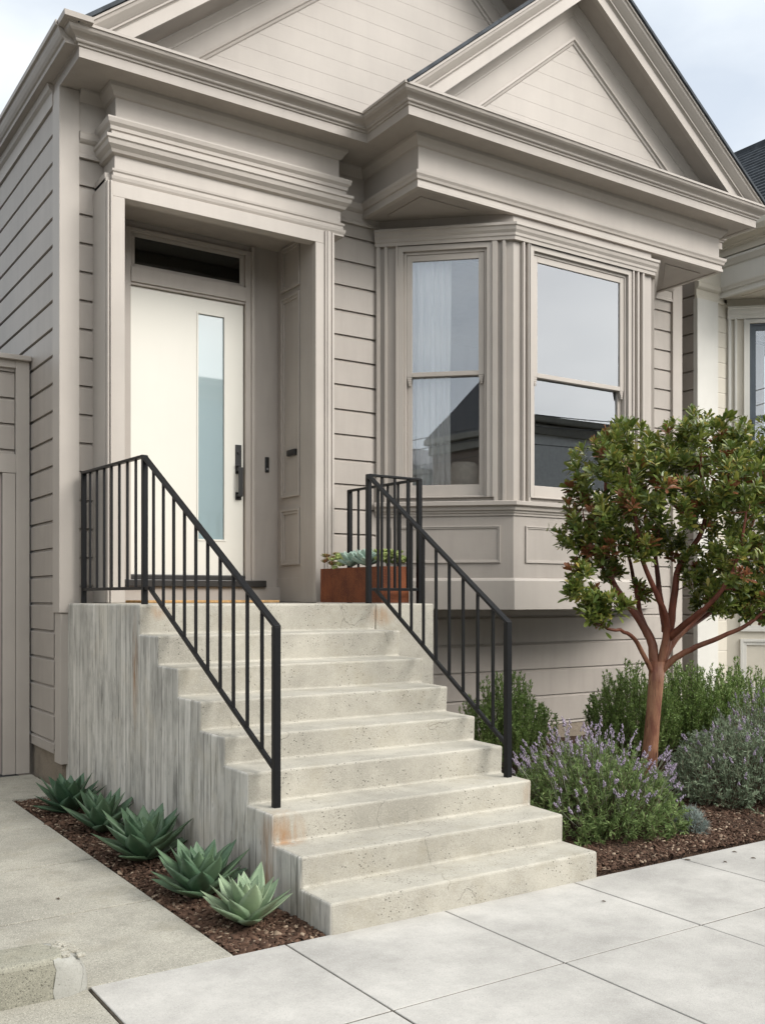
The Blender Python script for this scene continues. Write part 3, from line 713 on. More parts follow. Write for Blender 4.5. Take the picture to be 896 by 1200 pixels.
# curtains, window seat and cushions inside the bay
def curtain(fn, s0, s1, dpt, z0, z1, label, folds):
    n = folds*14; V = []; F = []
    rows = 24
    for j in range(rows):
        z = z0+(z1-z0)*j/(rows-1)
        for i in range(n+1):
            s = i/n; ph = s*folds*2*math.pi+.6*math.sin(s*9)
            a = .030*(math.sin(ph)+.35*math.sin(2.3*ph+1+.3*z))*(.8+.2*math.sin(z*3+i))
            V.append(fn(s0+(s1-s0)*s+.006*math.sin(z*2.3+ph), dpt+a, z))
    for j in range(rows-1):
        i = np.arange(n)+j*(n+1); F.append(np.stack([i, i+1, i+n+2, i+n+1], 1))
    V = np.array(V)
    o = npmesh('curtain', V, [np.concatenate(F)], M['curtain'], smooth=True)
    return tag(o, label, 'curtain')
fnA, _ = edge_fn((5.53, YF), (6.54, 7.50)); fnB, _ = edge_fn((6.54, 7.5), (8.54, 7.5)); fnC, _ = edge_fn((8.54, 7.5), (9.55, YF))
curtain(fnA, .33, .75, -.152, .96, 3.48, 'white sheer curtain hanging inside the left angled bay window', 6)
curtain(fnB, 1.14, 1.60, -.152, .96, 3.48, 'white sheer curtain at the right side of the front bay window', 7)
curtain(fnC, .25, 1.10, -.16, .96, 3.48, 'white sheer curtain inside the far right angled bay window', 9)
b = MB(); b.prism([(5.75, 8.44), (6.62, 7.64), (8.46, 7.64), (9.33, 8.44)], .905, 1.06)
tag(b.build('window_seat', M['seat'], None, bevel=.03, seg=3), 'pale padded window seat inside the bay window', 'window seat')
def cushion(x, y, z, r, rz, label):
    V = []; n = 20; m = 12
    for j in range(m+1):
        for i in range(n):
            a = 2*math.pi*i/n; ph = -math.pi/2+math.pi*j/m
            cx, sx_ = math.cos(a), math.sin(a); q = (abs(cx)**4+abs(sx_)**4)**-.25
            rr = r*math.cos(ph)**.45*q*.8
            V.append((x+rr*cx*math.cos(rz)-.07*math.sin(ph)*math.sin(rz), y+rr*cx*math.sin(rz)+.07*math.sin(ph)*math.cos(rz), z+rr*sx_))
    F = [np.array([[j*n+i, j*n+(i+1) % n, (j+1)*n+(i+1) % n, (j+1)*n+i] for j in range(m) for i in range(n)])]
    tag(npmesh('cushion', V, F, M['seat'], smooth=True), label, 'cushion')
cushion(6.40, 8.12, 1.24, .21, -.7, 'pale square cushion standing in the left angled bay window')

# ------------------------------------------------------------------ side gate structure at the left
gate = root('side_gate', (1.6, 9.38, GZ), 'taupe boarded gate wall with flat cap left of the house', 'gate')
b = MB(); siding(b, -1.2, 2.22, 1.30, 2.085, .236, 2.057, FX(9.40)); b.box(-1.2, 2.3, 9.47, 9.55, GZ, 2.15); b.build('boarding', T, gate, nrm=False)
b = MB(); b.box(2.225, 2.345, 9.365, 9.5, GZ+.01, 2.155); b.box(-1.2, 2.225, 9.37, 9.5, 2.085, 2.155); b.box(-1.2, 2.225, 9.37, 9.5, 1.13, 1.30); b.box(2.11, 2.222, 9.372, 9.5, GZ+.01, 1.127)
b.box(.75, .87, 9.372, 9.5, GZ+.01, 1.127)
b.build('frame', TF, gate, bevel=.004)
b = MB(); b.box(-1.25, 2.352, 9.32, 9.56, 2.155, 2.20); b.build('cap', TF, gate, bevel=.005)
b = MB(); b.box(.875, 2.105, 9.41, 9.418, GZ+.02, 1.12); panel(b, FX(9.41), 1.0, 1.98, -1.4, -.3, .05); panel(b, FX(9.41), 1.0, 1.98, -.15, .95, .05); b.build('door', M['taupe'], gate)
b = MB(); b.tube([(.97, 9.41, -.45), (.97, 9.36, -.45)], .02, 12); b.tube([(.97, 9.365, -.45), (.97, 9.34, -.45)], .035, 12); b.build('knob', M['black'], gate)
b = MB(); b.box(-1.2, .745, 9.45, 9.47, GZ, 1.13); siding(b, -1.2, .745, GZ, 1.13, .236, 2.057, FX(9.385)); b.build('lower_boarding', T, gate, nrm=False)

# ------------------------------------------------------------------ concrete steps
SY = [4.10, 4.39, 4.70, 5.00, 5.31, 5.66, 6.02, 6.365, 6.72]
SZ = [-1.469, -1.309, -1.152, -.975, -.812, -.636, -.455, -.259, -.05]
SX = [4.215, 4.225, 4.25, 4.27, 4.29, 4.32, 4.365, 4.395, 4.40]
X0 = 2.425
bm = bmesh.new()
def V_(x, y, z): return bm.verts.new(W((x, y, z)))
left = []; right = []
zp = GZ-.05
for i in range(9):
    sl_ = .007
    left += [(SY[i]+sl_*(0 if zp < GZ else 1), zp), (SY[i], SZ[i])]
    xr_ = SX[i]
    right += [(xr_, SY[i]+sl_*(0 if zp < GZ else 1), zp), (xr_, SY[i], SZ[i])]
    zp = SZ[i]
left += [(8.9, SZ[8])]; right += [(4.40, 8.9, SZ[8])]
lv = [V_(X0, y, z) for y, z in left]; rv = [V_(x, y, z) for x, y, z in right]
for i in range(len(lv)-1): bm.faces.new((lv[i], rv[i], rv[i+1], lv[i+1]))
lb, rb = V_(X0, 8.9, GZ-.05), V_(4.40, 8.9, GZ-.05)
f = bm.faces.new(lv+[lb]); f.material_index = 1
f = bm.faces.new(rv+[rb]); f.material_index = 0
bm.faces.new((lv[-1], rv[-1], rb, lb)); bm.faces.new((lv[0], lb, rb, rv[0]))
# slot in the landing flank for the narrower part behind the corner board is left as cast
bmesh.ops.recalc_face_normals(bm, faces=bm.faces)
bmesh.ops.triangulate(bm, faces=[f for f in bm.faces if len(f.verts) > 4])
me = bpy.data.meshes.new('concrete_steps'); bm.to_mesh(me); bm.free()
me.materials.append(M['step']); me.materials.append(M['formed'])
st = bpy.data.objects.new('concrete_steps', me); C.objects.link(st)
md = st.modifiers.new('bevel', 'BEVEL'); md.width = .013; md.segments = 3; md.limit_method = 'ANGLE'; md.angle_limit = R_(40)
tag(st, 'flight of nine weathered concrete front steps rising to the landing', 'steps')
b = MB(); b.box(4.402, 4.985, 6.725, 8.44, GZ-.05, -.052)
b.build('landing_block', M['step'], st, bevel=.014, seg=3)

# ------------------------------------------------------------------ railings
def railing(name, label, pts_posts, runs):
    r = root(name, pts_posts[0][0], label, 'railing')
    for (x, y, z), zt in [(p[0], p[1]) for p in pts_posts]:
        b = MB(); b.box(x-.0195, x+.0195, y-.0195, y+.0195, z-.0, zt+.004); b.build('post', M['iron'], r, bevel=.002)
    for (a, c, la, lc, nb) in runs:       # top points a, c; bottom rail la, lc
        b = MB(); b.bar(a, c, .042, .02); b.build('handrail', M['iron'], r, bevel=.003)
        b = MB(); b.bar(la, lc, .024, .024); b.build('bottom_rail', M['iron'], r, bevel=.002)
        a, c, la, lc = map(np.array, (a, c, la, lc))
        for k in range(1, nb+1):
            q = k/(nb+1); p = a+(c-a)*q; l_ = la+(lc-la)*q
            b = MB(); x, y = p[0], p[1]
            # bottom rail height at the same plan position
            tt = np.linalg.norm(p[:2]-la[:2])/max(1e-6, np.linalg.norm(lc[:2]-la[:2])); tt = min(max(tt, 0), 1)
            if np.dot(p[:2]-la[:2], lc[:2]-la[:2]) < 0: tt = 0
            zl = la[2]+(lc[2]-la[2])*tt
            b.box(x-.0085, x+.0085, y-.0085, y+.0085, zl+.005, p[2]-.006); b.build('baluster', M['iron'], r)
    return r
XLr = 2.527
tz = 1.015
railing('stair_railing', 'black iron railing on the left side of the steps', [((XLr, 4.857, SZ[2]), -.165), ((XLr, 6.89, SZ[8]), tz), ((XLr, 8.33, SZ[8]), tz+.03)],
        [((XLr, 4.84, -.165), (XLr, 6.90, tz), (XLr, 4.877, -.94), (XLr, 6.78, .062), 10),
         ((XLr, 6.89, tz), (XLr, 8.34, tz+.03), (XLr, 6.76, .066), (XLr, 8.33, .066), 7)])
xa, xb = 4.19, 4.42
railing('stair_railing', 'black iron railing on the right side of the steps, turning around the planter corner', [((xa, 4.86, SZ[2]), -.165), ((xb, 6.86, SZ[8]), 1.005), ((4.93, 6.86, -.052), 1.0), ((4.93, 7.98, -.052), 1.005)],
        [((xa-.002, 4.845, -.165), (xb, 6.87, 1.005), (xa+.002, 4.88, -.94), (xb-.01, 6.74, .062), 10),
         ((xb, 6.86, 1.005), (4.94, 6.86, 1.0), (xb, 6.86, .066), (4.93, 6.86, .066), 3),
         ((4.93, 6.85, 1.0), (4.93, 7.99, 1.005), (4.93, 6.86, .066), (4.93, 7.98, .066), 6)])

b = MB(); b.box(3.02, 4.27, 8.14, 8.72, -.048, -.026)
tag(b.build('doormat', M['mat'], None, bevel=.004), 'tan coir doormat on the landing in front of the door', 'doormat')

# ------------------------------------------------------------------ planter with succulents
px0, px1, py0, py1, pz0, pz1 = 4.60, 4.88, 6.94, 7.96, -.05, .262
pl = root('planter_box', (4.74, 7.45, pz0), 'rusty steel trough planter on the landing beside the railing', 'planter')
b = MB()
wt = .012
b.box(px0, px0+wt, py0, py1, pz0+.004, pz1); b.box(px1-wt, px1, py0, py1, pz0+.004, pz1); b.box(px0+wt, px1-wt, py0, py0+wt, pz0+.004, pz1); b.box(px0+wt, px1-wt, py1-wt, py1, pz0+.004, pz1); b.box(px0+wt, px1-wt, py0+wt, py1-wt, pz0+.004, pz0+.02)
b.build('trough', M['corten'], pl, bevel=.002)
b = MB(); b.box(px0+wt+.001, px1-wt-.001, py0+wt+.001, py1-wt-.001, pz0+.05, pz1-.03); b.build('soil', M['soil'], pl)

def blade(base, dirv, up, Ln, wd, th, curve, prof, chan=.25, nseg=9):
    """fleshy leaf: lenticular section swept along a bending axis; returns V, F"""
    d = np.array(dirv, float); d /= np.linalg.norm(d); u = np.array(up, float)
    V = []; p = np.array(base, float); side = np.cross(d, u); side /= np.linalg.norm(side)
    st_ = Ln/nseg; ring = 8
    for i in range(nseg+1):
        s = i/nseg; w_ = wd*prof(s); t_ = th*(1-s)**.6*(.35+.65*min(1, w_/wd+.2))+.0008
        nn = np.cross(side, d); nn /= np.linalg.norm(nn)
        for x, y in ((-1, chan*1.0), (-.55, chan*.25+.5*t_/wd), (0, .55*t_/wd), (.55, chan*.25+.5*t_/wd), (1, chan), (.55, chan*.25-.9*t_/wd), (0, -1.4*t_/wd), (-.55, chan*.25-.9*t_/wd)):
            V.append(p+side*x*w_/2+nn*(y*w_/2 if abs(x) == 1 else (chan*.25*w_/2 if abs(x) > .1 else 0)+(y-(chan*.25 if abs(x) > .1 else 0))*wd/2*(w_/wd)**.5*1.0))
        d = d+np.array([0, 0, 1])*curve*st_/Ln*(1 if curve > 0 else 1); d /= np.linalg.norm(d)
        side2 = side-d*side.dot(d); side = side2/np.linalg.norm(side2); p = p+d*st_
    F = []
    for i in range(nseg):
        for j in range(ring): F.append((i*ring+j, i*ring+(j+1) % ring, (i+1)*ring+(j+1) % ring, (i+1)*ring+j))
    return np.array(V), np.array(F)
def agave_prof(s): return max(.015, .50+.50*(s/.42)**.8 if s < .42 else 1-((s-.42)/.58)**1.55)
def rosette(name, loc, Rr, n, mat_, label, cat, seed, wd=.30, e0=82, e1=8, prof=agave_prof, curve=.25, group=None, th=.05, chan=.3, lmin=.42, nseg=9):
    r = np.random.default_rng(seed); Vs = []; Fs = []; n0 = 0
    for k in range(n):
        q = k/(n-1); az = k*2.39996+r.normal(0, .10); el = R_(e0+(e1-e0)*q**.85+r.normal(0, 4))
        Ln = Rr*(lmin+(1-lmin)*min(1, q*1.75)**.7)*r.uniform(.9, 1.08)*(1-.12*max(0, q-.8)/.2)
        d = np.array([math.cos(az)*math.cos(el), math.sin(az)*math.cos(el), math.sin(el)])
        up = np.array([-math.cos(az)*math.sin(el), -math.sin(az)*math.sin(el), math.cos(el)])
        base = np.array(loc)+np.array([math.cos(az), math.sin(az), 0])*Rr*.07*q+np.array([0, 0, Rr*.16*(1-q)+Rr*.03])
        v, f = blade(base, d, up, Ln, wd*Rr*(.72+.28*min(1, q*1.6))*r.uniform(.88, 1.1), th*Rr, curve*r.uniform(.4, 1.3)*(1 if el > .4 else .5), prof, chan, nseg)
        Vs.append(v); Fs.append(f+n0); n0 += len(v)
    rt = root(name, loc, label, cat, group)
    npmesh('leaves', np.concatenate(Vs), [np.concatenate(Fs)], mat_, rt, smooth=True)
    return rt
def ech_prof(s): return max(.05, (.45+.9*s) if s < .6 else .99*math.sqrt(max(0, 1-((s-.6)/.4)**2)))

S = [(4.66, 7.86, .085, 26, 'sucr', 'red tipped succulent at the far left end of the trough', 'succulent'),
     (4.78, 7.80, .080, 24, 'sucr', 'second red tipped succulent at the back of the trough near the wall', 'succulent'),
     (4.635, 7.70, .075, 26, 'sucg', 'yellow green succulent spilling over the left front rim of the trough', 'succulent'),
     (4.655, 7.50, .105, 34, 'ech', 'blue green rosette succulent left of centre in the trough', 'succulent'),
     (4.79, 7.47, .085, 26, 'sucg', 'tall bright green succulent behind the two blue rosettes', 'succulent'),
     (4.65, 7.24, .115, 36, 'ech', 'large blue green rosette succulent leaning over the middle rim of the trough', 'succulent'),
     (4.78, 7.18, .080, 26, 'sucg', 'yellow green succulent at the back middle of the trough', 'succulent'),
     (4.66, 7.04, .085, 28, 'sucg', 'pale green succulent at the near corner of the trough', 'succulent'),
     (4.77, 7.01, .080, 26, 'sucg', 'pale green succulent in the middle of the near end of the trough', 'succulent'),
     (4.84, 7.03, .075, 24, 'sucg', 'small green succulent at the right end beside the railing corner post', 'succulent')]
for i, (x, y, r_, n, m_, lb_, ct) in enumerate(S):
    if m_ == 'ech': rosette('succulent', (x, y, pz1+.012), r_*1.42, n, M[m_], lb_, ct, 40+i, .42, 80, 12, ech_prof, .6, 'succulents in the trough planter', .10, .35, .5, 7)
    else:
        # branching kinds: a clump of little rosettes
        rr = np.random.default_rng(60+i); rt = None
        Vs = []; Fs = []; n0 = 0
        for c_ in range(13):
            ox, oy, oz = rr.uniform(-.065, .065), rr.uniform(-.065, .065), rr.uniform(.035, .135)
            if m_ == 'sucg' and x < 4.64: oz -= .04*(ox < 0)
            for k in range(16):
                q = k/15; az = k*2.4+rr.normal(0, .2); el = R_(80-70*q)
                d = np.array([math.cos(az)*math.cos(el), math.sin(az)*math.cos(el), math.sin(el)]); up = np.array([-math.cos(az)*math.sin(el), -math.sin(az)*math.sin(el), math.cos(el)])
                v, f = blade(np.array([x+ox, y+oy, pz1+oz-.01]), d, up, r_*.62*(.5+.5*q), r_*.25, r_*.11, .5, ech_prof, .25, 4)
                Vs.append(v); Fs.append(f+n0); n0 += len(v)
        rt = root('succulent', (x, y, pz1-.03), lb_, ct, 'succulents in the trough planter')
        npmesh('leaves', np.concatenate(Vs), [np.concatenate(Fs)], M[m_], rt, smooth=True)

# agaves along the steps
AG = [(2.18, 7.55, .325, 31, 'ag3', 'dark green agave farthest back, beside the house corner'),
      (2.19, 6.80, .32, 29, 'ag1', 'green agave second from the back in the narrow bed'),
      (2.17, 5.92, .36, 36, 'ag1', 'largest mid green agave, in the middle of the narrow bed'),
      (2.15, 5.02, .335, 36, 'ag1', 'grey green agave just behind the palest front one'),
      (2.17, 4.48, .285, 29, 'ag2', 'pale green agave nearest the sidewalk at the foot of the steps')]
for i, (x, y, r_, n, m_, lb_) in enumerate(AG):
    rosette('agave_plant', (x, y, GZ-.01), r_, n, M[m_], lb_, 'agave', 90+i, .41, 86, 19, agave_prof, .25, 'agaves in the bed beside the steps', .05, .30)

# kerb block with a broken, patched corner
kb = root('kerb_block', (.2, 4.19, GZ), 'low stained concrete kerb block with a broken patched corner', 'kerb block')
def lumpy(poly, z0, z1, seed, name, m_, amp=.006, bev=.02):
    b = MB(); b.prism(poly, z0, z1); o = b.build(name, m_, kb, bevel=bev, seg=3); return o
lumpy([(-3.5, 4.075), (1.13, 4.075), (1.17, 4.12), (1.18, 4.20), (1.12, 4.315), (-3.5, 4.315)], GZ-.05, GZ+.16, 1, 'kerb_body', M['kerbc'])
r = np.random.default_rng(3); n = 40
V = []; F = []
# ragged mortar patch capping the end
rows = [(GZ-.05, 1.285), (GZ+.02, 1.282), (GZ+.07, 1.27), (GZ+.115, 1.245), (GZ+.14, 1.21), (GZ+.150, 1.16)]
for z, xm in rows:
    for i in range(13):
        th = -math.pi/2+math.pi*i/12
        V.append((1.12+(xm-1.12)*max(0, math.cos(th))**.55+r.normal(0, .005), 4.195+.122*math.sin(th)*1.0+r.normal(0, .003), z+r.normal(0, .003)))
V.append((1.12, 4.195, GZ+.158)); k = len(rows)
F = [[j*13+i, j*13+i+1, (j+1)*13+i+1, (j+1)*13+i] for j in range(k-1) for i in range(12)]
b = MB(); b.v = V; b.f = F+[[(k-1)*13+i, (k-1)*13+i+1, len(V)-1] for i in range(12)]; b.m = [0]*len(b.f)
b.build('mortar_patch', M['patch'], kb, smooth=True)
b = MB()
for q in range(70):
    x, y = 1.16+.09*r.random(), 4.10+.19*r.random(); s_ = r.uniform(.004, .012); z = GZ+.148-.35*max(0, x-1.20)
    b.box(x-s_, x+s_, y-s_*.8, y+s_*.8, z-.004, z+s_*.9)
b.build('exposed_aggregate', M['walk_old'], kb, bevel=.003)

# ------------------------------------------------------------------ shrubs
def needles(P, D, Ln, Wd, r, seed):
    """flat narrow leaves: P base, D unit direction; one folded quad pair"""
    n = len(P); up = r.normal(size=(n, 3)); S_ = np.cross(D, up); S_ /= np.linalg.norm(S_, axis=1)[:, None]+1e-9
    m1 = P+D*(Ln*.5)[:, None]; t_ = P+D*Ln[:, None]
    V = np.stack([P, m1+S_*(Wd/2)[:, None], t_, m1-S_*(Wd/2)[:, None]], 1).reshape(-1, 3)
    return V, 4*np.arange(n)[:, None]+np.arange(4)
def bush(name, c, rad, h, nst, seed, leafm, label, cat, upright=.5, leaf=(.028, .0045), per=30, flowers=0, fl_len=.16, group=None, fm='lavflower', lean=(0, 0), base_spread=.5, fspread=1.0, spike=1.0):
    r = np.random.default_rng(seed); c = np.array(c, float)
    rt = root(name, c, label, cat, group)
    LP = []; LD = []; stems = MB(); FV = []; FF = []; fn0 = 0; fs = MB()
    for k in range(nst+flowers):
        fl = k >= nst
        az = r.uniform(0, 2*math.pi); q = math.sqrt(r.uniform(0, 1))
        out = np.array([math.cos(az), math.sin(az)])
        tip = np.array([out[0]*rad*q+lean[0]*r.random(), out[1]*rad*q+lean[1]*r.random(), 0])
        ht = h*(math.sqrt(max(0.02, 1-(q*.97)**2)) if upright < .9 else (1-.45*q*q))*r.uniform(.72, 1.06)
        tip[2] = ht
        if not fl and upright < .5 and k % 4 == 0: tip = np.array([out[0]*rad*r.uniform(.85, 1.12), out[1]*rad*r.uniform(.85, 1.12), h*r.uniform(.06, .35)])
        b0 = np.array([out[0]*rad*q*base_spread, out[1]*rad*q*base_spread, 0.0])
        if fl:
            dd = np.array([out[0]*q*.75*fspread+lean[0]*.6, out[1]*q*.75*fspread+lean[1]*.6, 1.0])+r.normal(0, .22, 3); dd /= np.linalg.norm(dd)
            s0 = c+tip*.88; l_ = fl_len*r.uniform(.6, 1.4); e_ = s0+dd*l_+np.array([0, 0, .0])
            fs.tube([s0-dd*.06, (s0+e_)/2+r.normal(0, .006, 3), e_], [.0022, .0018, .0012], 3, False)
            hl = r.uniform(.030, .065)*spike; m = int(7+hl*110)
            for j in range(m):
                a2 = r.uniform(0, 6.28); s_ = j/m; pr = .0085*(1-.55*s_)*spike
                pp = e_+dd*hl*(s_-.25)+np.array([math.cos(a2), math.sin(a2), .2*r.normal()])*pr
                sz = r.uniform(.0045, .0085)*(1-.3*s_)*spike
                o_ = np.array([[1,0,0],[0,1,0],[-1,0,0],[0,-1,0],[0,0,1.4],[0,0,-1.2]])*sz+pp
                FV.append(o_); FF.append(np.array([[0,1,4],[1,2,4],[2,3,4],[3,0,4],[1,0,5],[2,1,5],[3,2,5],[0,3,5]])+fn0); fn0 += 6
            continue
        n = 7; pts = []
        bend = r.normal(0, .035, 3)*rad/.4
        for j in range(n):
            s_ = j/(n-1); p = b0*(1-s_)+tip*s_+bend*math.sin(math.pi*s_)
            p[0] += (tip[0]-b0[0])*.18*math.sin(math.pi*s_)*(1-upright); p[1] += (tip[1]-b0[1])*.18*math.sin(math.pi*s_)*(1-upright)
            pts.append(c+p)
        stems.tube(pts, [.004]*3+[.003, .0025, .002, .0012], 3, False)
        pts = np.array(pts); ss = r.uniform(.18, 1, per)**.75*(n-1); ss = np.concatenate([ss, np.full(5, n-1.02)])
        i0 = np.clip(ss.astype(int), 0, n-2); fr = (ss-i0)[:, None]
        P = pts[i0]*(1-fr)+pts[i0+1]*fr; Dm = pts[i0+1]-pts[i0]; Dm /= np.linalg.norm(Dm, axis=1)[:, None]
        D = Dm*r.uniform(.5, 1.1, (len(ss), 1))+r.normal(0, .42, (len(ss), 3)); D /= np.linalg.norm(D, axis=1)[:, None]
        LP.append(P); LD.append(D)
    P = np.concatenate(LP); D = np.concatenate(LD); n = len(P)
    V, F = needles(P, D, leaf[0]*r.uniform(.65, 1.3, n), leaf[1]*r.uniform(.8, 1.3, n), r, seed)
    npmesh('foliage', V, [F], M[leafm], rt)
    stems.build('stems', M['stem'], rt, nrm=False)
    if flowers:
        npmesh('flowers', np.concatenate(FV), [np.concatenate(FF)], M[fm], rt)
        fs.build('flower_stalks', M['lavstem'], rt, nrm=False)
    return rt
bush('lavender_bush', (5.06, 4.98, GZ), .60, .60, 620, 21, 'lavleaf', 'large flowering lavender mound right beside the lowest steps', 'lavender', .2, (.036, .0078), 52, 260, .17, lean=(.05, .05), spike=1.05)
bush('lavender_bush', (6.78, 5.02, GZ), .62, .62, 560, 22, 'lavgrey', 'greyish lavender mound at the right edge with few purple spikes', 'lavender', .2, (.036, .0078), 50, 110, .11)
bush('lavender_bush', (7.9, 5.65, GZ), .5, .75, 300, 23, 'lavgrey', 'grey lavender behind the right hand mound, close to the pale house', 'lavender', .2, (.036, .006), 40, 80, .12)
bush('grass_tuft', (5.52, 4.52, GZ+.01), .12, .15, 150, 24, 'tuft', 'small silver grey tuft on the mulch at the right foot of the big lavender', 'grass tuft', .3, (.05, .003), 10)
def rosemary(c, rad, h, nst, seed, label):
    return bush('rosemary_bush', c, rad, h, nst, seed, 'rosemary', label, 'rosemary', .95, (.034, .0085), 125, base_spread=.6, group='rosemary bushes along the house')
rosemary((6.02, 7.0, GZ), .46, .93, 210, 31, 'rosemary bush between the steps and the bay, behind the right railing')
rosemary((7.28, 6.62, GZ), .48, 1.0, 230, 32, 'upright rosemary bush just behind and left of the tree trunk')
rosemary((8.05, 6.55, GZ), .52, 1.0, 260, 33, 'tallest dense rosemary bush directly right of the tree trunk')
rosemary((8.75, 6.55, GZ), .48, .95, 220, 34, 'rosemary bush farthest right, in front of the pale house corner')

# ------------------------------------------------------------------ the tree
TX, TY = 6.51, 5.74
def tp(u, v, f_=0.0):
    """plan-and-height of a limb joint: u, v measured from the trunk in a vertical plane square to the path, f_ = depth"""
    return np.array([TX+.8332*u+.5534*f_, TY-.5534*u+.8332*f_, v])
tree = root('arbutus_tree', (TX, TY, GZ), 'small multi limbed tree with red brown bark and glossy leaves before the bay', 'tree')
px = .0072
def q(u, v, f_=0): return tp((u-758)*px*(1+f_*.12), (700-v)*px*(1+f_*.12), f_)
tr = MB()
tr.tube([q(756, 926), q(757, 905), q(760, 870), q(763, 835), q(766, 800), q(768, 775)], [.082, .071, .063, .060, .063, .070], 14)
tr.build('trunk', M['bark'], tree, smooth=True)
limbs = [([q(766, 800), q(763, 757, .02), q(750, 726, .08), q(723, 686, .16), q(716, 651, .20), q(714, 606, .22), q(717, 560, .26), q(712, 525, .28)], .048),
 ([q(757, 745, .05), q(754, 715, .2), q(754, 686, .34), q(749, 650, .45), q(742, 605, .5), q(740, 560, .5)], .030),
 ([q(768, 790), q(777, 737, -.06), q(763, 703, -.18), q(740, 657, -.28), q(727, 594, -.34), q(720, 548, -.36)], .038),
 ([q(768, 790), q(780, 748, 0), q(786, 703, -.02), q(791, 663, -.05), q(811, 631, -.12), q(820, 594, -.16), q(811, 556, -.2), q(812, 520, -.2)], .043),
 ([q(770, 785), q(791, 748, .08), q(826, 717, .16), q(846, 691, .22), q(869, 654, .28), q(889, 615, .3), q(900, 570, .3)], .042),
 ([q(768, 792), q(785, 772, -.06), q(808, 758, -.14), q(840, 743, -.26), q(869, 726, -.34), q(898, 695, -.4), q(925, 660, -.42)], .034),
 ([q(766, 795), q(740, 754, -.12), q(720, 740, -.22), q(697, 737, -.32), q(680, 722, -.36), q(665, 700, -.36)], .024),
 ([q(776, 740, -.04), q(775, 703, .1), q(774, 650, .22), q(782, 600, .3), q(786, 545, .35)], .034),
 ([q(805, 738, .12), q(835, 722, .3), q(862, 708, .45), q(885, 690, .55), q(910, 660, .6)], .026),
 ([q(780, 748, 0), q(800, 725, -.2), q(822, 700, -.38), q(842, 655, -.5), q(850, 600, -.55)], .034),
 ([q(722, 684, .16), q(700, 655, .05), q(685, 625, -.02), q(680, 600, -.02)], .020)]
nodes = []; nrad = []
lm = MB()
for pts, r0 in limbs:
    n = len(pts); P = []
    for i in range(n-1):                                         # Catmull-Rom between joints
        p0, p1, p2, p3 = pts[max(i-1, 0)], pts[i], pts[i+1], pts[min(i+2, n-1)]
        for s_ in (0, .25, .5, .75):
            P.append(.5*((2*p1)+(p2-p0)*s_+(2*p0-5*p1+4*p2-p3)*s_**2+(3*p1-p0-3*p2+p3)*s_**3)+rng.normal(0, .003, 3))
    P.append(pts[-1]); m = len(P); rd = [r0*(1-.78*(i/(m-1))**.8) for i in range(m)]
    lm.tube(P, rd, 9)
    for i in range(3, m): nodes.append(P[i]); nrad.append(rd[i])
lobes = [(700, 548, 46, 0), (742, 528, 42, .35), (742, 560, 46, -.35), (795, 515, 42, -.1), (845, 530, 44, .3), (835, 560, 44, -.4), (886, 548, 46, -.05), (684, 600, 34, 0),
         (722, 598, 40, -.35), (775, 578, 42, .45), (790, 590, 36, -.35), (838, 600, 46, .05), (880, 612, 46, -.3), (850, 655, 36, -.45), (680, 640, 24, -.05), (700, 662, 20, .1), (668, 688, 27, -.36), (697, 712, 26, -.34), (664, 668, 13, -.36),
         (852, 670, 34, .35), (815, 660, 28, -.1), (770, 628, 26, .2), (885, 680, 36, .1), (830, 698, 20, -.3), (925, 590, 50, .1), (925, 650, 44, .35), (765, 540, 36, .05), (712, 620, 24, .3), (905, 715, 24, -.2), (858, 505, 24, 0), (900, 520, 34, .3), (725, 510, 22, .1), (815, 502, 18, .1), (665, 625, 16, .0), (738, 640, 18, -.35), (878, 712, 20, -.35), (846, 700, 24, .5), (868, 700, 26, .1), (800, 640, 24, .45), (700, 640, 20, -.2), (760, 690, 12, .3), (730, 665, 14, .35), (672, 712, 16, -.36)]
tips = []
for (u, v, rd, f_) in lobes:
    n = int(rd**1.9/(33 if v < 640 else 27))+3
    c0 = q(u, v, f_); R0 = rd*px
    for k in range(n):
        d = rng.normal(size=3); d /= np.linalg.norm(d); rr = R0*rng.uniform(.35, 1)**.5
        p = c0+d*rr*np.array([1, 1, .9]); tips.append((p, d))
print('tips', len(tips))
tips.sort(key=lambda a: min(np.linalg.norm(a[0]-nd) for nd in nodes))
tw = MB(); LV = []; LF = []; MI = []; l0 = 0
def leafset(p, dr, n, size, red):
    global l0
    dr = dr/np.linalg.norm(dr)
    a = np.cross(dr, [.3, .5, .8]); a /= np.linalg.norm(a); b_ = np.cross(dr, a)
    for k in range(n):
        th = k*2.4+rng.uniform(-.3, .3); s_ = k/n
        open_ = R_(16+60*s_+rng.normal(0, 14))
        d = dr*math.cos(open_)+(a*math.cos(th)+b_*math.sin(th))*math.sin(open_)
        nrm = dr*math.sin(open_)-(a*math.cos(th)+b_*math.sin(th))*math.cos(open_)
        sd_ = np.cross(d, nrm); sd_ /= np.linalg.norm(sd_)
        Ln = size*rng.uniform(.75, 1.2)*(.6+.4*min(1, s_*2.2)); wd = Ln*rng.uniform(.30, .38)
        base = p-dr*.055*s_*1.2; cup = wd*.16
        def pt(t_, x): return base+d*Ln*t_+sd_*x*wd/2+nrm*(abs(x)*cup-.10*Ln*t_*t_)
        LV.append(np.array([pt(0, 0), pt(.35, .7), pt(.35, 0), pt(.35, -.7), pt(.72, 1), pt(.72, 0), pt(.72, -1), pt(.93, .55), pt(.93, -.55), pt(1.0, 0)]))
        LF.append((l0, red)); l0 += 10
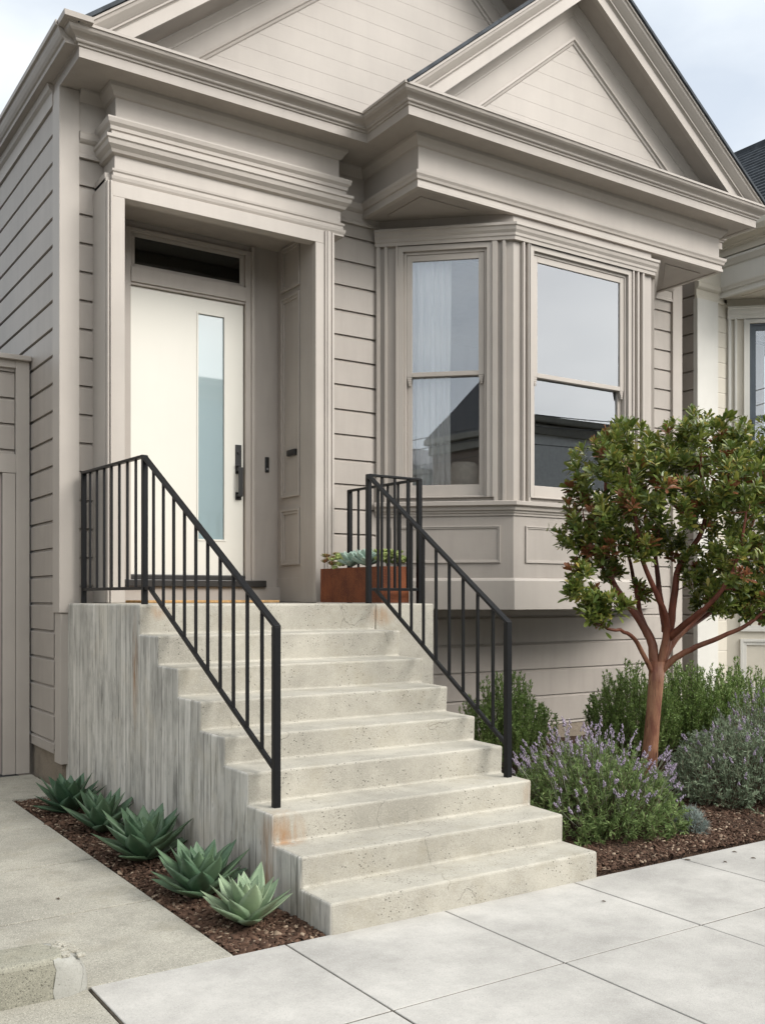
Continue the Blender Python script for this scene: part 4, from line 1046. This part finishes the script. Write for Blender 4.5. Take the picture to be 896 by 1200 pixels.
for p, d in tips:
    N = np.array(nodes); ds = np.linalg.norm(N-p, axis=1)+np.where(N[:, 2] > p[2], .10, 0); i = int(ds.argmin()); a = N[i]
    L_ = np.linalg.norm(p-a); r0 = min(nrad[i]*.6, .004+.012*L_)
    mid = (a+p)/2+np.array([0, 0, -.06*L_])+rng.normal(0, .05*L_+.002, 3)
    P = [a, a*.5+mid*.5+rng.normal(0, .02*L_, 3), mid, mid*.45+p*.55+rng.normal(0, .02*L_, 3), p]
    tw.tube(P, [r0, r0*.85, r0*.65, r0*.5, .0022], 5, False)
    for j in (2, 3, 4): nodes.append(P[j]); nrad.append(r0*(.85-.15*j))
    gdir = d*.55+(p-mid)/(L_+1e-6)*.5+np.array([0, 0, .75])
    red = rng.random() < .10
    leafset(p, gdir, int(rng.integers(11, 17)), rng.uniform(.066, .108), red)
    if rng.random() < .9: leafset(P[3]+rng.normal(0, .02, 3), rng.normal(0, .5, 3)+np.array([0, 0, .9])+d*.4, int(rng.integers(6, 10)), .078, False)
    if rng.random() < .4: leafset(P[2]+rng.normal(0, .02, 3), rng.normal(0, .6, 3)+np.array([0, 0, .8])+d*.4, int(rng.integers(4, 8)), .074, False)
lm.v += []; 
limb_o = lm.build('limbs', M['limb'], tree, smooth=True, nrm=False)
tw.build('twigs', M['limb'], tree, smooth=True, nrm=False)
st_ = np.array([a for a, _ in LF]); rd_ = np.array([c for _, c in LF])
tri = np.array([[0,1,2],[0,2,3],[5,4,7],[5,8,6]]); qd = np.array([[2,1,4,5],[3,2,5,6],[5,7,9,8]])
T3 = (st_[:, None, None]+tri).reshape(-1, 3); T4 = (st_[:, None, None]+qd).reshape(-1, 4)
crown_o = npmesh('crown', np.concatenate(LV), [T3, T4], [M['leaf'], M['leafred']], tree, smooth=True, mi=np.concatenate([np.repeat(rd_, 4), np.repeat(rd_, 3)]))
print('leaves', len(st_))

# ------------------------------------------------------------------ the pale neighbour house
nb = root('row_house', (10.47, YF, GZ), 'cream painted neighbouring house with dark roof at the right edge', 'house')
CR, WH = M['cream'], M['white']
b = MB(); siding(b, -YF-.02, -16.5, GZ, 4.5, .243, 2.7, lambda a, d, z: (10.46-d, -a, z)); b.box(10.53, 10.6, YF+.03, 16.5, GZ, 4.6)
b.build('side_wall', T, nb, nrm=False)
b = MB(); siding(b, 10.80, 11.2, GZ, 3.9, .20, 2.7, FX(YF), .004, .003); b.box(10.5, 11.15, YF+.06, YF+.14, GZ, 4.6); b.box(15.05, 18.4, YF+.0, YF+.14, GZ, 4.6); b.box(11.1, 15.1, YF+.02, YF+.1, GZ, .9); b.build('front_wall', CR, nb, nrm=False)
b = MB(); b.box(10.45, 10.86, YF-.04, YF+.03, GZ, 3.86); b.build('corner_board', WH, nb, bevel=.004)
b = MB(); b.sweep([(10.45, YF), (11.0, YF)], [(d_, z_+.13) for d_, z_ in prof[:-4]]+[(.02, 4.5), (-.01, 4.5)]); b.build('frieze', CR, nb)
bay(nb, 5.56, .13, CR, WH, M['darkframe'], GZ, True)
b = MB(); b.sweep([(10.88, YF), (10.88, 6.95), (16.0, 6.95)], [(-.04, z_) if i == 0 else (d_, z_+.16) for i, (d_, z_) in enumerate([(-.04, 4.443)]+crown[1:-1])]+[(-.04, 4.66)])
b.sweep([(10.86, YF+3), (10.86, 6.95)], [(.04, 4.60), (.12, 4.60), (.15, 4.66), (.15, 4.74), (.04, 4.74)])
b.box(10.9, 16, 6.97, YF+.1, 4.45, 4.6)
b.build('cornice', CR, nb)
b = MB()
nc = 24
for i in range(nc):                                            # lapped shingle courses
    s0, s1 = i/nc, (i+1)/nc
    xA, zA = 10.80+2.5*s0, 4.74+2.23*s0; xB, zB = 10.80+2.5*s1+.02, 4.74+2.23*s1
    b.add([(xA, 6.85, zA+.018), (xA, 16.6, zA+.018), (xB, 16.6, zB+.0), (xB, 6.85, zB+.0), (xA, 6.85, zA-.02), (xA, 16.6, zA-.02)], [(0,1,2,3), (4,5,1,0)])
b.box(13.25, 13.35, 6.85, 16.6, 6.93, 7.0)
b.add([(13.3, 6.85, 6.97), (13.3, 16.6, 6.97), (16.2, 16.6, 4.5), (16.2, 6.85, 4.5)], [(0,1,2,3)]); b.add([(10.95, 7.5, 4.6), (13.3, 7.5, 6.93), (15.9, 7.5, 4.6)], [(0, 1, 2)])
b.build('roof', M['shingle'], nb, nrm=False)
b = MB(); b.box(10.9, 15.2, 8.6, 12, GZ, 0); b.box(11.2, 15.2, 10.8, 10.9, 0, 4.4); b.build('room_lining', M['inner'], nb)

# ------------------------------------------------------------------ the other side of the street (seen mirrored in the panes)
HC = [('slate blue', (.16, .21, .25, 1)), ('grey green', (.17, .20, .17, 1)), ('dark brown', (.12, .085, .06, 1)), ('pale grey', (.36, .37, .37, 1)), ('tan', (.30, .25, .18, 1)), ('blue grey', (.20, .26, .29, 1)), ('olive', (.18, .17, .11, 1)), ('white', (.5, .5, .47, 1))]
hx = -37.0; M['far_roof'] = simple('grey_far_roof', (.15, .15, .155, 1), .9)
for i, (cn, col) in enumerate(HC):
    wd_ = [8.2, 7.6, 9.0, 8.0, 8.6, 9.2, 8.0, 8.4][i]; hh = [4.9, 5.6, 6.8, 5.1, 5.4, 7.3, 5.0, 6.9][i]; rz = [2.0, 1.6, 2.6, 0, 1.9, 0, 1.8, 0][i]
    y0 = -14.2
    m_ = simple('far_house_paint', sh(col, 1.7), .6)
    h_ = root('row_house', (hx+wd_/2, y0, GZ), '%s house across the street, seen only as a reflection in the panes' % cn, 'house', 'houses across the street')
    b = MB(); b.box(hx+.1, hx+wd_-.1, y0-9, y0, GZ, hh); b.build('wall', m_, h_)
    b = MB(); b.box(hx, hx+wd_, y0-.1, y0+.45, hh-.02, hh+.22); b.box(hx+.05, hx+wd_-.05, y0, y0+.2, hh-.45, hh-.05); b.build('cornice', M['walk_old'], h_, bevel=.03)
    b = MB()
    if rz: b.prism([(hx-.1, hh+.2), (hx+wd_+.1, hh+.2), (hx+wd_/2, hh+.2+rz)], y0-9, y0+.35, lambda a, c, y: (a, y, c))
    else: b.box(hx, hx+wd_, y0-9, y0, hh, hh+.3)
    b.build('roof', M['far_roof'], h_)
    for xx in (.18, .62):
        for zz in ((-.9, .9), (1.6, 3.4)) if hh > 4 else ((.6, 2.6),):
            x_ = hx+wd_*xx
            b = MB(); hollow(b, lambda s, d, z: (s, y0+d, z), x_, x_+1.5, zz[0], zz[1], .13, 0, .08)
            w_ = b.build('window', M['white'], h_)
            b = MB(); b.box(x_+.13, x_+1.37, y0+.01, y0+.03, zz[0]+.13, zz[1]-.13); b.build('pane', M['black'], w_)
    b = MB(); b.box(hx+wd_*.46, hx+wd_*.46+1.0, y0, y0+.05, GZ+.1, .8); b.build('door', M['bronze'], h_, bevel=.01)
    hx += wd_+.25
def pole(x, y, lb_):
    r_ = root('utility_pole', (x, y, GZ), lb_, 'utility pole', 'poles across the street')
    b = MB(); b.tube([(x, y, GZ), (x, y, 7.8)], [.16, .11], 12); b.build('mast', M['stem'], r_)
    b = MB(); b.box(x-.06, x+.06, y-1.0, y+1.0, 7.0, 7.12); b.box(x-.06, x+.06, y-.7, y+.7, 6.2, 6.3); b.build('crossarm', M['stem'], r_)
pole(-32, -10.4, 'wooden utility pole across the street on the left'); pole(3, -10.4, 'wooden utility pole across the street in the middle'); pole(38, -10.4, 'wooden utility pole across the street on the right')
for k, (yo, zz, lb_) in enumerate(((-.9, 7.15, 'upper rear overhead wire across the street'), (.9, 7.15, 'upper front overhead wire across the street'), (.0, 6.33, 'lowest overhead wire across the street'))):
    b = MB()
    for x0, x1 in ((-66, -32), (-32, 3), (3, 38), (38, 72)):
        b.tube([(x0+(x1-x0)*s/16, -10.4+yo, zz-1.1*4*(s/16)*(1-s/16)) for s in range(17)], .018, 5, False)
    tag(b.build('overhead_wire', M['black'], None), lb_, 'wire')

# ------------------------------------------------------------------ litter on the paving
r = np.random.default_rng(77)
for (x, y) in ((5.35, 4.02), (5.1, 3.9), (5.32, 3.86), (3.9, 3.75), (4.95, 4.06), (1.5, 5.4), (1.2, 6.3)):
    a = r.uniform(0, 6.28); l_ = r.uniform(.013, .022); w_ = l_*.38; ca, sa = math.cos(a), math.sin(a)
    b = MB(); pts = [(-l_, 0, .001), (-.3*l_, w_, .006), (.5*l_, w_*.8, .005), (l_, 0, .002), (.5*l_, -w_*.8, .005), (-.3*l_, -w_, .006)]
    up_ = [(x+ca*u-sa*v_, y+sa*u+ca*v_, GZ+.002+z_) for u, v_, z_ in pts]; dn = [(p[0], p[1], p[2]-.001) for p in up_]
    b.add(up_+dn, [(0,1,2,3), (0,3,4,5), (9,8,7,6), (11,10,9,6)]+[(i, (i+1) % 6, 6+(i+1) % 6, 6+i) for i in range(6)])
    tag(b.build('fallen_leaf', M['stem']), 'small dry brown leaf lying on the concrete paving', 'leaf', 'dry leaves on the paving')
